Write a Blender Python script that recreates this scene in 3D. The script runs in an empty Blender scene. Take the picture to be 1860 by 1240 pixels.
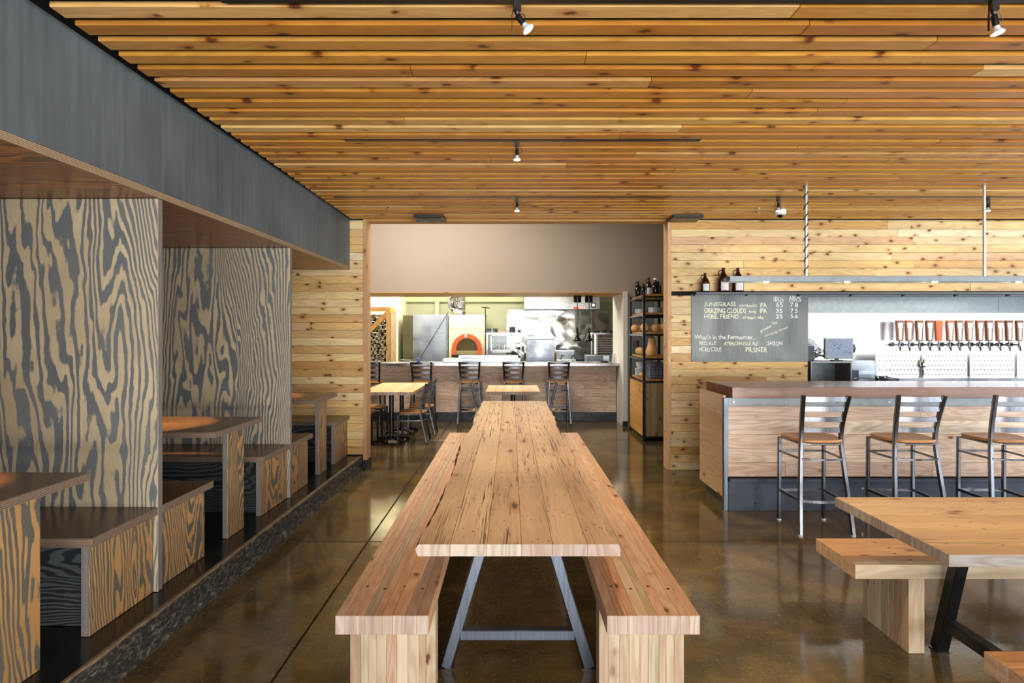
import bpy, bmesh, math, random
from mathutils import Vector, Matrix
random.seed(7)
S = bpy.context.scene
COL = S.collection
R = math.radians

# ------------------------------------------------------------------ camera, world, light, exposure
F = 1095.0            # focal length in pixels of the 1860 px wide frame
CAMH = 1.57
cd = bpy.data.cameras.new('camera'); cam = bpy.data.objects.new('camera', cd); COL.objects.link(cam)
cam.location = (0, 0, CAMH); cam.rotation_euler = (R(90), 0, 0)
cd.sensor_width = 36; cd.lens = 36 * F / 1860; cd.shift_x = 0.0005; cd.shift_y = -14 / 1860
cd.clip_start = 0.05; cd.clip_end = 100
S.camera = cam
S.view_settings.view_transform = 'Standard'; S.view_settings.look = 'None'
S.view_settings.gamma = 1; S.view_settings.use_curve_mapping = False
S.view_settings.exposure = 0.95
w = bpy.data.worlds.new('sky'); S.world = w; w.use_nodes = True
w.node_tree.nodes['Background'].inputs[0].default_value = (0.75, 0.86, 1.0, 1)
w.node_tree.nodes['Background'].inputs[1].default_value = 1.2

def area(name, loc, size, energy, color=(1, 1, 1), rot=(0, 0, 0), sizey=None, spread=180):
    l = bpy.data.lights.new(name, 'AREA'); l.energy = energy; l.color = color
    l.shape = 'RECTANGLE'; l.size = size; l.size_y = sizey or size; l.spread = R(spread)
    o = bpy.data.objects.new(name, l); COL.objects.link(o); o.location = loc; o.rotation_euler = rot
    return o
def spot(name, loc, target, energy, color, angle=60, blend=.6, r=.04):
    l = bpy.data.lights.new(name, 'SPOT'); l.energy = energy; l.color = color
    l.spot_size = R(angle); l.spot_blend = blend; l.shadow_soft_size = r
    o = bpy.data.objects.new(name, l); COL.objects.link(o); o.location = loc
    o.rotation_euler = (Vector(target) - Vector(loc)).to_track_quat('-Z', 'Y').to_euler()
    return o
WARM = (1.0, .80, .56)
DAY = (.90, .95, 1.0)
# daylight through the glazed front behind the camera
area('window_daylight', (2.2, -3.62, 1.5), 8.6, 250, DAY, (R(90), 0, 0), 2.6)
# uplight added outside the front glazing to brighten the ceiling
area('added_uplight', (2.2, -4.6, .2), 8.6, 520, (1.0, .93, .82), (R(122), 0, 0), 1.6)
# side light added on the right so the bar backsplash mirrors white
area('added_side_light', (7.62, 1.6, 1.5), 9.6, 165, DAY, (R(90), 0, R(90)), 2.4)
# added overhead nook light, set left to leave the right darker; kitchen panel lights
area('nook_overhead_light', (-1.4, 8.5, 4.1), 2.6, 108, (1, .93, .84), (0, 0, 0), 1.6)
area('kitchen_panel_light', (-.6, 12.7, 3.15), 4.5, 170, (1, .95, .80), (0, 0, 0), .9)
area('bar_strip_light', (4.6, 7.16, 2.0), 2.6, 9, (1, .97, .9), (0, 0, 0), .12)
# booth spots
for i, y in enumerate((2.375, 4.245, 6.1)):
    spot('booth_spot_light', (-2.50, y, 2.30), (-2.56, y, .9), 300, (1.0, .62, .26), 40, .35)
# ceiling track spots
for x, y, tx, ty, tz, e in ((.022, 2.39, .5, 3.2, .76, 60), (1.91, 2.39, 2.2, 3.2, .76, 60), (.037, 4.07, .05, 4.6, .76, 60),
                            (.053, 5.78, .03, 5.9, .76, 60), (2.55, 5.78, 2.9, 6.95, 1.9, 12), (4.55, 5.78, 4.6, 6.95, 1.9, 12)):
    spot('track_spot_light', (x, y + .03, 2.72), (tx, ty, tz), e, WARM, 80, .8)

# ------------------------------------------------------------------ node helpers
def srgb(h):
    h = h.lstrip('#'); v = [int(h[i:i + 2], 16) / 255 for i in (0, 2, 4)]
    return tuple((c / 12.92 if c <= .04045 else ((c + .055) / 1.055) ** 2.4) for c in v) + (1,)
class NT:
    def __init__(s, name):
        s.m = bpy.data.materials.new(name); s.m.use_nodes = True; s.t = s.m.node_tree
        s.b = s.t.nodes['Principled BSDF']
    def n(s, kind, **kw):
        nd = s.t.nodes.new(kind)
        for k, v in kw.items():
            setattr(nd, k, v)
        return nd
    def link(s, a, b): s.t.links.new(a, b)
    def put(s, sock, v):
        if hasattr(v, 'is_output') or isinstance(v, bpy.types.NodeSocket): s.link(v, sock)
        else: sock.default_value = v
    def math(s, op, a, b=0.0, c=None, clamp=False):
        nd = s.n('ShaderNodeMath', operation=op, use_clamp=clamp); s.put(nd.inputs[0], a); s.put(nd.inputs[1], b)
        if c is not None: s.put(nd.inputs[2], c)
        return nd.outputs[0]
    def vm(s, op, a, b=(0, 0, 0)):
        nd = s.n('ShaderNodeVectorMath', operation=op); s.put(nd.inputs[0], a); s.put(nd.inputs[1], b); return nd.outputs[0]
    def noise(s, vec, scale=1.0, detail=2.0, dist=0.0, rough=.5):
        nd = s.n('ShaderNodeTexNoise'); s.put(nd.inputs['Vector'], vec); nd.inputs['Scale'].default_value = scale
        nd.inputs['Detail'].default_value = detail; nd.inputs['Distortion'].default_value = dist; nd.inputs['Roughness'].default_value = rough
        return nd.outputs[0]
    def voro(s, vec, scale=1.0):
        nd = s.n('ShaderNodeTexVoronoi'); s.put(nd.inputs['Vector'], vec); nd.inputs['Scale'].default_value = scale; return nd.outputs[0]
    def ramp(s, fac, stops, interp='LINEAR'):
        nd = s.n('ShaderNodeValToRGB'); nd.color_ramp.interpolation = interp; s.put(nd.inputs[0], fac)
        el = nd.color_ramp.elements
        while len(el) > len(stops): el.remove(el[0])
        while len(el) < len(stops): el.new(1.0)
        for e, (p, c) in zip(el, sorted(stops, key=lambda q: q[0])):
            e.position = p; e.color = c
        return nd.outputs[0]
    def rng(s, v, a, b, c=0.0, d=1.0):
        nd = s.n('ShaderNodeMapRange'); s.put(nd.inputs[0], v)
        for i, q in enumerate((a, b, c, d)): nd.inputs[i + 1].default_value = q
        return nd.outputs[0]
    def mix(s, fac, a, b, mode='MIX'):
        nd = s.n('ShaderNodeMix', data_type='RGBA', blend_type=mode); s.put(nd.inputs[0], fac); s.put(nd.inputs[6], a); s.put(nd.inputs[7], b)
        return nd.outputs[2]
    def coord(s, jitter=True):
        c = s.n('ShaderNodeTexCoord').outputs['Object']
        if jitter:
            r = s.n('ShaderNodeObjectInfo').outputs['Random']
            cmb = s.n('ShaderNodeCombineXYZ')
            for i, k in enumerate((37.0, 53.0, 71.0)): s.link(s.math('MULTIPLY', r, k), cmb.inputs[i])
            c = s.vm('ADD', c, cmb.outputs[0])
        return c
    def rand(s): return s.n('ShaderNodeObjectInfo').outputs['Random']
    def bump(s, h, strength=.2, dist=.01):
        nd = s.n('ShaderNodeBump'); nd.inputs['Strength'].default_value = strength; nd.inputs['Distance'].default_value = dist
        s.link(h, nd.inputs['Height']); s.link(nd.outputs[0], s.b.inputs['Normal'])
    def done(s, col=None, rough=.5, metal=0.0, spec=None):
        if col is not None: s.put(s.b.inputs['Base Color'], col)
        s.put(s.b.inputs['Roughness'], rough); s.b.inputs['Metallic'].default_value = metal
        if spec is not None: s.b.inputs['Specular IOR Level'].default_value = spec
        return s.m
def axes(ax, along, cross):
    return tuple(along if a == ax else cross for a in 'XYZ')

def knot2d(t, v, ax, ks):
    sp = t.n('ShaderNodeSeparateXYZ'); t.link(v, sp.inputs[0]); al = sp.outputs['XYZ'.index(ax)]
    cr = [sp.outputs[i] for i, a in enumerate('XYZ') if a != ax]
    wob = t.math('MULTIPLY', t.noise(v, 40, 1), .02)
    cb = t.n('ShaderNodeCombineXYZ'); t.link(t.math('MULTIPLY', al, ks[0]), cb.inputs[0])
    t.link(t.math('MULTIPLY', t.math('ADD', t.math('ADD', cr[0], cr[1]), wob), ks[1]), cb.inputs[1])
    nd = t.n('ShaderNodeTexVoronoi'); nd.voronoi_dimensions = '2D'; nd.inputs['Scale'].default_value = 1
    t.link(cb.outputs[0], nd.inputs['Vector']); return nd.outputs[0]
def wood(name, cols, ax='X', dark=.35, knots=.0, rough=.5, cracks=0.0, rings=.5, knotcol='#4a230c', ks=(4.0, 8.0)):
    t = NT(name); v = t.coord()
    n = len(cols)
    base = t.ramp(t.math('FRACT', t.math('MULTIPLY', t.rand(), 7.31)), [((i + .5) / n, srgb(c)) for i, c in enumerate(cols)])
    warp = t.noise(t.vm('MULTIPLY', v, axes(ax, .9, 7.0)), 1, 2, .3)
    fine = t.noise(t.vm('MULTIPLY', v, axes(ax, 5.0, 170.0)), 1, 3, 0)
    lam = t.math('MULTIPLY', t.math('ADD', t.math('SINE', t.math('MULTIPLY', warp, 75.0)), 1.0), .5)
    g = t.math('ADD', t.math('MULTIPLY', lam, rings), t.math('MULTIPLY', fine, 1 - rings * .5))
    g = t.rng(g, .15, 1.15, 0, 1)
    dk = t.mix(1.0, base, (.62, .48, .36, 1), 'MULTIPLY')
    col = t.mix(t.math('MULTIPLY', g, dark * 1.6, clamp=True), base, dk)
    broad = t.rng(t.noise(t.vm('MULTIPLY', v, axes(ax, .7, 9.0)), 1, 2), .3, .7, .86, 1.1)
    cb = t.n('ShaderNodeCombineXYZ')
    for i in range(3): t.link(broad, cb.inputs[i])
    col = t.mix(1.0, col, cb.outputs[0], 'MULTIPLY')
    h = g
    if knots > 0:
        d = knot2d(t, v, ax, ks)
        sel = t.rng(t.noise(v, 4.1, 0), .66 - knots * .3, .72 - knots * .3)
        k1 = t.math('MULTIPLY', t.rng(d, .06, .12, .9, 0), sel)
        k2 = t.math('MULTIPLY', t.rng(d, .09, .30, .55, 0), sel)
        col = t.mix(k2, col, t.mix(1.0, col, (.62, .36, .2, 1), 'MULTIPLY'))
        col = t.mix(k1, col, srgb(knotcol))
    if cracks > 0:
        c = t.noise(t.vm('MULTIPLY', v, axes(ax, 3.0, 135.0)), 1, 2, .5)
        area_ = t.rng(t.noise(t.vm('MULTIPLY', v, axes(ax, .8, 6.0)), 1, 1), .42, .58)
        m = t.math('MULTIPLY', t.rng(c, .435, .37, 0, 1), area_)
        m = t.math('MULTIPLY', m, t.math('MULTIPLY', t.rng(t.math('FRACT', t.math('MULTIPLY', t.rand(), 13.7)), .3, .7, .35, 1.0), cracks))
        col = t.mix(m, col, srgb('#3a2415'))
        dots = t.math('MULTIPLY', t.rng(knot2d(t, v, ax, (9.0, 24.0)), .05, .09, .85, 0), t.rng(t.noise(v, 5.3, 0), .48, .55))
        col = t.mix(dots, col, srgb('#2c1c14'))
        h = t.math('SUBTRACT', h, t.math('MULTIPLY', m, 2.0))
    t.bump(h, .18, .002)
    return t.done(col, rough, spec=.35)

def wildply(name, ax, light, dk, rough=.45, k=1.0, mid=.5, contrast=1.0):
    """rotary-cut fir plywood with a grey stain: bold contour grain"""
    t = NT(name); v = t.coord()
    f = t.noise(t.vm('MULTIPLY', v, axes(ax, .30 * k, 2.0 * k)), 1.0, 1.0, .25, .4)
    f2 = t.noise(t.vm('MULTIPLY', v, axes(ax, 1.7 * k, 7.0 * k)), 1.0, 2.0, .5, .5)
    wig = t.noise(t.vm('MULTIPLY', v, axes(ax, 14, 30)), 1, 3)
    sep = t.n('ShaderNodeSeparateXYZ'); t.link(v, sep.inputs[0])
    cr = [sep.outputs[i] for i, a in enumerate('XYZ') if a != ax]
    cross = t.math('ADD', cr[0], cr[1])
    ph = t.math('ADD', t.math('MULTIPLY', f, 34.0), t.math('MULTIPLY', cross, 24.0 * k))
    ph = t.math('ADD', ph, t.math('MULTIPLY', f2, 4.2))
    ph = t.math('ADD', ph, t.math('MULTIPLY', wig, .45))
    s = t.math('MULTIPLY', t.math('ADD', t.math('SINE', t.math('MULTIPLY', ph, 6.2832)), 1.0), .5)
    wide = t.noise(t.vm('MULTIPLY', v, axes(ax, .6, 2.3)), 1, 1)
    m = t.math('ADD', s, t.math('MULTIPLY', t.math('SUBTRACT', wide, .5), .9))
    m = t.rng(m, mid - .14, mid + .14)
    fine = t.noise(t.vm('MULTIPLY', v, axes(ax, 8, 260)), 1, 2)
    m2 = t.math('MULTIPLY', m, t.rng(fine, .2, .7, .72, 1.0))
    if contrast < 1: m2 = t.math('MULTIPLY', m2, contrast)
    bl = t.noise(t.vm('MULTIPLY', v, (2.2, 2.2, 2.2)), 1, 3)
    dkc = t.mix(t.rng(bl, .3, .7), srgb(dk), t.mix(1.0, srgb(dk), (1.35, 1.3, 1.25, 1), 'MULTIPLY'))
    ltc = t.mix(t.rng(bl, .35, .75), srgb(light), t.mix(1.0, srgb(light), (.78, .74, .68, 1), 'MULTIPLY'))
    t.bump(m2, .12, .002)
    return t.done(t.mix(m2, dkc, ltc), rough, spec=.4)

def plyedge(name, ax, a='#8d7763', b='#43352b', n=230.0):
    t = NT(name); v = t.coord(False)
    sep = t.n('ShaderNodeSeparateXYZ'); t.link(v, sep.inputs[0])
    c = sep.outputs['XYZ'.index(ax)]
    s = t.math('SINE', t.math('MULTIPLY', c, n * 6.2832 / 1.6))
    nz = t.noise(v, 30, 2)
    m = t.rng(t.math('ADD', s, t.math('MULTIPLY', nz, .8)), -.2, .7)
    return t.done(t.mix(m, srgb(b), srgb(a)), .55)

def flat(name, c, rough=.5, metal=0.0, var=.1, scale=8.0, spec=None, bump=0.0):
    t = NT(name); v = t.coord()
    n = t.noise(v, scale, 3)
    col = t.mix(t.rng(n, .3, .7), t.mix(1.0, srgb(c), (1 - var, 1 - var, 1 - var, 1), 'MULTIPLY'), srgb(c))
    if bump: t.bump(n, bump, .004)
    return t.done(col, t.rng(n, .3, .7, rough * .85, min(1, rough * 1.15)), metal, spec)
def brushed(name, c, rough=.3, ax='X', var=.25, bump=.05, k=1.0):
    t = NT(name); v = t.coord()
    n = t.noise(t.vm('MULTIPLY', v, axes(ax, 2 * k, 120 * k)), 1, 3)
    m = t.noise(v, 3.0, 3)
    col = t.mix(t.rng(n, .3, .7), t.mix(1.0, srgb(c), (1 - var, 1 - var, 1 - var, 1), 'MULTIPLY'), srgb(c))
    t.bump(n, bump, .001)
    return t.done(col, t.rng(m, .3, .7, rough * .7, rough * 1.3), 1.0)
def glass(name, c='#ffffff', rough=.02):
    t = NT(name); t.b.inputs['Transmission Weight'].default_value = 1.0; t.b.inputs['IOR'].default_value = 1.45
    return t.done(srgb(c), rough)
def glow(name, c, e):
    t = NT(name); t.b.inputs['Emission Color'].default_value = srgb(c); t.b.inputs['Emission Strength'].default_value = e
    return t.done(srgb(c), .4)

# ------------------------------------------------------------------ materials
M = {}
CEDC = ['#bb8436', '#ad7430', '#c8953f', '#a56c2a', '#d9b160', '#b47c30', '#c28e3c', '#ab7234', '#e6c482', '#b98040']
M['ceiling_cedar'] = wood('ceiling_cedar', CEDC, 'X', .42, .7, .36, rings=.45, ks=(3.4, 7.0))
CEDW = ['#e0c080', '#d8b270', '#e8d29a', '#cba05e', '#ecdca8', '#e0c48a', '#c4985a', '#e8d4a4', '#d8b47a', '#cf9c68', '#eee0bc', '#e2ca92']
M['wall_cedar'] = wood('wall_cedar', CEDW, 'X', .4, .8, .5, rings=.5, ks=(4.5, 8.0))
M['cedar_trim'] = wood('cedar_trim', ['#c99f72', '#d4ac7e'], 'Z', .3, .3, .5)
M['cedar_trim_x'] = wood('cedar_trim_x', ['#b98c48', '#c09450'], 'X', .3, .1, .5)
M['bench_fir'] = wood('bench_fir', ['#d2a47e', '#c99872', '#dab696', '#d2a888', '#c68e66', '#dcc09e', '#bba888'], 'Y', .4, .1, .42, rings=.6)
M['bench_fir_x'] = wood('bench_fir_x', ['#c8985f', '#c08f58', '#cc9f68', '#c49862'], 'X', .4, .15, .42, rings=.6)
M['pale_fir_x'] = wood('pale_fir_x', ['#c9b596'], 'X', .3, .3, .5, rings=.8)
M['leg_fir'] = wood('leg_fir', ['#c4b296', '#b8a084', '#cbbda2', '#b2957c', '#c2b498', '#b6aa8e'], 'Z', .4, .12, .5, rings=.6)
M['end_fir'] = wood('end_fir', ['#b9aa9c', '#ae9e90', '#c0b4a6', '#ab968a'], 'Z', .35, 0, .6, rings=.9)
M['old_fir'] = wood('old_fir', ['#c9ac88', '#c2a27e', '#d2b896', '#c6aa86', '#be9e7a', '#c8a988'], 'Y', .34, .12, .42, cracks=1.0, rings=.35, ks=(2.0, 7.0))
M['old_fir_x'] = wood('old_fir_x', ['#c8a572', '#c09a66', '#ceac7c', '#bc9662'], 'X', .4, .1, .42, cracks=.6, rings=.3)
M['table_fir'] = wood('table_fir', ['#dcb67c', '#d4aa6c', '#e0be88', '#cda064'], 'Y', .3, .4, .45, cracks=.3)
M['bark'] = flat('bark', '#4a4038', .9, var=.5, scale=40, bump=.8)
M['grey_edge'] = wood('grey_edge', ['#8a8886', '#918f8d'], 'X', .6, .0, .7)
M['bar_front'] = wood('bar_front', ['#d8c4b0', '#d2baa6', '#dfd0bc', '#caae9a', '#dac6b2'], 'X', .4, .03, .35, rings=.8)
M['bar_side'] = wood('bar_side', ['#cfab82', '#d5b48c', '#d8bc98'], 'Y', .35, .2, .45, rings=.5)
M['bar_top'] = wood('bar_top', ['#8f7263', '#866a5c'], 'X', .3, .0, .22, rings=.3)
M['bar_end'] = wood('bar_end', ['#6e3d22', '#78452a'], 'Z', .4, .0, .5)
M['counter_front'] = wood('counter_front', ['#cdb7a2', '#d4c0ac', '#c6ac96', '#d8c6b4', '#cfb49e'], 'X', .4, .0, .45, rings=.9)
M['seat_wood'] = wood('seat_wood', ['#bd864a', '#b67e44', '#c28e52'], 'X', .3, .0, .28, rings=.3)
M['shelf_wood'] = wood('shelf_wood', ['#c98f4c', '#bf8544'], 'X', .35, .3, .5)
M['shelf_side'] = wood('shelf_side', ['#b98a44', '#c0924c'], 'Y', .35, .4, .45)
M['shelf_front'] = wood('shelf_front', ['#a59270', '#ad9a76', '#9c8868'], 'Z', .35, .7, .55)
M['timber'] = wood('timber', ['#d49a50', '#dca45c'], 'Z', .3, .2, .55)
M['ply_v'] = wildply('ply_v', 'Z', '#bdac8c', '#5c6062', k=1.05)
M['ply_end'] = wildply('ply_end', 'Z', '#b98d55', '#56544c', k=1.3)
M['ply_h_shaded'] = wildply('ply_h_shaded', 'X', '#545a5c', '#22262a', k=1.3)  # dark tones put the shade under the seats into the plywood
M['ply_top'] = wildply('ply_top', 'X', '#6f4f36', '#42301f', .26, contrast=.5)
M['ply_soffit'] = wildply('ply_soffit', 'X', '#b87828', '#5e3610', .3, contrast=.7)
M['edge_z'] = plyedge('edge_z', 'Z')
M['edge_z_light'] = plyedge('edge_z_light', 'Z', '#a38c6c', '#5e4a38')
M['edge_x'] = plyedge('edge_x', 'X', '#7f7974', '#4a4642')
M['edge_y'] = plyedge('edge_y', 'Y', '#8a8078', '#4a4540')
t = NT('slate_paint'); v = t.coord()
nn = t.noise(t.vm('MULTIPLY', v, (60, 26, 1.6)), 1, 3); n2 = t.noise(v, 1.6, 3)
M['slate'] = t.done(t.mix(t.rng(t.math('ADD', t.math('MULTIPLY', nn, .4), t.math('MULTIPLY', n2, .6)), .35, .65), srgb('#474d51'), srgb('#60686b')), .5, spec=.35)
M['black_void'] = flat('black_void', '#0c0b0b', .9)
M['platform'] = flat('platform', '#1a1714', .22, var=.5, scale=5)
t = NT('kerb_concrete'); v = t.coord(False)
n1 = t.noise(t.vm('MULTIPLY', v, (45, 22, 50)), 1, 6, .5, .75)
t.bump(n1, .8, .012)
M['kerb'] = t.done(t.ramp(n1, [(.38, srgb('#100e0b')), (.52, srgb('#332e25')), (.68, srgb('#8a8474'))]), .75)
M['kerb_edge'] = flat('kerb_edge', '#87745a', .5, var=.5, scale=20)
t = NT('stained_concrete'); v = t.coord(False)
a1 = t.noise(v, .9, 5, .8, .6); a2 = t.noise(v, 3.2, 6, .5, .65); a3 = t.noise(v, 45, 3)
c1 = t.ramp(a1, [(.3, srgb('#40331b')), (.46, srgb('#5e4c28')), (.56, srgb('#6e5c36')), (.7, srgb('#524c3a'))])
c2 = t.mix(t.rng(a2, .38, .66, 0, .8), c1, srgb('#352c1e'))
c3 = t.mix(t.rng(a3, .55, .75, 0, .4), c2, srgb('#8a7c60'))
sep = t.n('ShaderNodeSeparateXYZ'); t.link(v, sep.inputs[0])
dx = t.math('ABSOLUTE', t.math('ADD', sep.outputs[0], 1.085)); dy = t.math('ABSOLUTE', t.math('SUBTRACT', sep.outputs[1], 4.58))
near = t.math('MAXIMUM', t.rng(dx, .0, .07, 1, 0), t.rng(dy, .0, .11, 1, 0))
sp = t.math('MULTIPLY', t.rng(t.noise(v, 75, 2), .48, .56), t.rng(t.noise(v, 4, 2), .4, .55, .25, 1))
c4 = t.mix(t.math('MULTIPLY', near, sp), c3, srgb('#2a2118'))
t.bump(a2, .02, .01)
M['floor'] = t.done(c4, t.rng(a2, .3, .7, .06, .17), spec=.75)
M['joint'] = flat('joint', '#1c150e', .8)
M['beige'] = flat('beige', '#948677', .75, var=.03, scale=1)
M['greywall'] = flat('greywall', '#6a6e70', .7, var=.05, scale=2)
M['offwhite'] = flat('offwhite', '#c9c5bd', .7, var=.03)
M['green'] = flat('green', '#a5a688', .7, var=.05, scale=1)
M['cream'] = flat('cream', '#efe6bf', .7, var=.04, scale=1)
M['white'] = flat('white', '#e8e6e0', .5, var=.03)
M['oven_cream'] = flat('oven_cream', '#cfc6a0', .6, var=.05, scale=4)
M['brick'] = flat('brick', '#c9501c', .7, var=.25, scale=30, bump=.2)
M['firebrick'] = flat('firebrick', '#8a7e58', .85, var=.2, scale=12)
M['soot'] = flat('soot', '#1d1a16', .9)
M['steel'] = brushed('steel', '#c4c6c8', .28)
M['steel_dull'] = brushed('steel_dull', '#b6bec6', .45)
t = NT('wavy_stainless'); v = t.coord()
nw = t.noise(t.vm('MULTIPLY', v, (1.7, 1.7, 2.4)), 1, 0.8, .6); t.bump(nw, 1.0, .034)
M['wavy'] = t.done(srgb('#d6d4cc'), .13, 1.0)
t = NT('bar_stainless'); v = t.coord()
nw = t.noise(t.vm('MULTIPLY', v, (.9, .9, 1.4)), 1, 1, .6); t.bump(nw, 1.0, .010)
M['bar_steel'] = t.done(srgb('#d6d6d6'), .27, 1.0)
M['chair_steel'] = brushed('chair_steel', '#7e8086', .22, 'Z', .3)
M['chair_dark'] = brushed('chair_dark', '#55565a', .30, 'Z', .3)
M['raw_steel'] = brushed('raw_steel', '#6f7682', .42, 'Z', .35)
M['dark_steel'] = flat('dark_steel', '#434a54', .42, .75, var=.4, scale=5)
M['galv'] = flat('galv', '#7d8384', .42, .7, var=.3, scale=14)
M['shelf_steel'] = flat('shelf_steel', '#4c5054', .45, .7, var=.2)
M['pipe'] = flat('pipe', '#c9cbc8', .35, .6, var=.1)
M['black'] = flat('black', '#111111', .38, var=.2)
M['black_gloss'] = flat('black_gloss', '#060607', .12, var=.1)
M['black_metal'] = flat('black_metal', '#17181b', .35, .3, var=.2)
M['navy_base'] = flat('navy_base', '#23272f', .45)
t = NT('chalkboard_steel'); v = t.coord()
n1 = t.noise(t.vm('MULTIPLY', v, (3, 3, 1.6)), 1, 4, .5); n2 = t.noise(t.vm('MULTIPLY', v, (90, 90, 3)), 1, 2)
M['chalkboard'] = t.done(t.mix(t.rng(t.math('ADD', t.math('MULTIPLY', n1, .8), t.math('MULTIPLY', n2, .2)), .35, .7), srgb('#565b5b'), srgb('#848a88')), .5, .25)
M['chalk'] = flat('chalk', '#e9efd2', .9, var=.1, scale=60)
M['chalk_white'] = flat('chalk_white', '#eef0ee', .9, var=.1, scale=60)
M['amber'] = flat('amber', '#2a0f06', .08, var=.2)
M['dark_glass'] = flat('dark_glass', '#0c0a0a', .08)
M['label'] = flat('label', '#cfcfd6', .5, var=.25, scale=30)
M['squash'] = flat('squash', '#d9a86a', .5, var=.15, scale=9)
M['stem'] = flat('stem', '#6d5a32', .8)
M['plate'] = flat('plate', '#c9ccd0', .3, var=.04)
M['napkin'] = flat('napkin', '#7b8296', .9, var=.3, scale=16, bump=.5)
M['glass'] = glass('clear_glass')
M['tap_wood'] = wood('tap_wood', ['#7a4520', '#8a5028', '#6e3c1c'], 'Z', .3, 0, .4)
M['tap_orange'] = wood('tap_orange', ['#b0561c'], 'Z', .3, 0, .4)
M['tap_plate'] = flat('tap_plate', '#f2f2f2', .4, var=.02)
M['tap_low'] = flat('tap_low', '#a89a8c', .4, var=.1)
M['chrome'] = flat('chrome', '#c8c8c8', .1, 1.0, var=.05)
M['tap_chrome'] = flat('tap_chrome', '#6c6e72', .15, 1.0, var=.1)
M['red'] = flat('red', '#c8301c', .5)
M['blue'] = flat('blue', '#4a4f9a', .5)
M['screen'] = glow('screen_glow', '#6f7d96', .08)
M['bulb'] = glow('bulb_glow', '#ffe6b8', 14)
M['log_bark'] = flat('log_bark', '#5a4c3a', .9, var=.4, scale=30)
M['log_end'] = wood('log_end', ['#a8956e', '#b8a47c', '#8f7c58', '#c4b28c'], 'Y', .4, 0, .8)
M['brass'] = flat('brass', '#6a5a2a', .35, .8)

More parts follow.
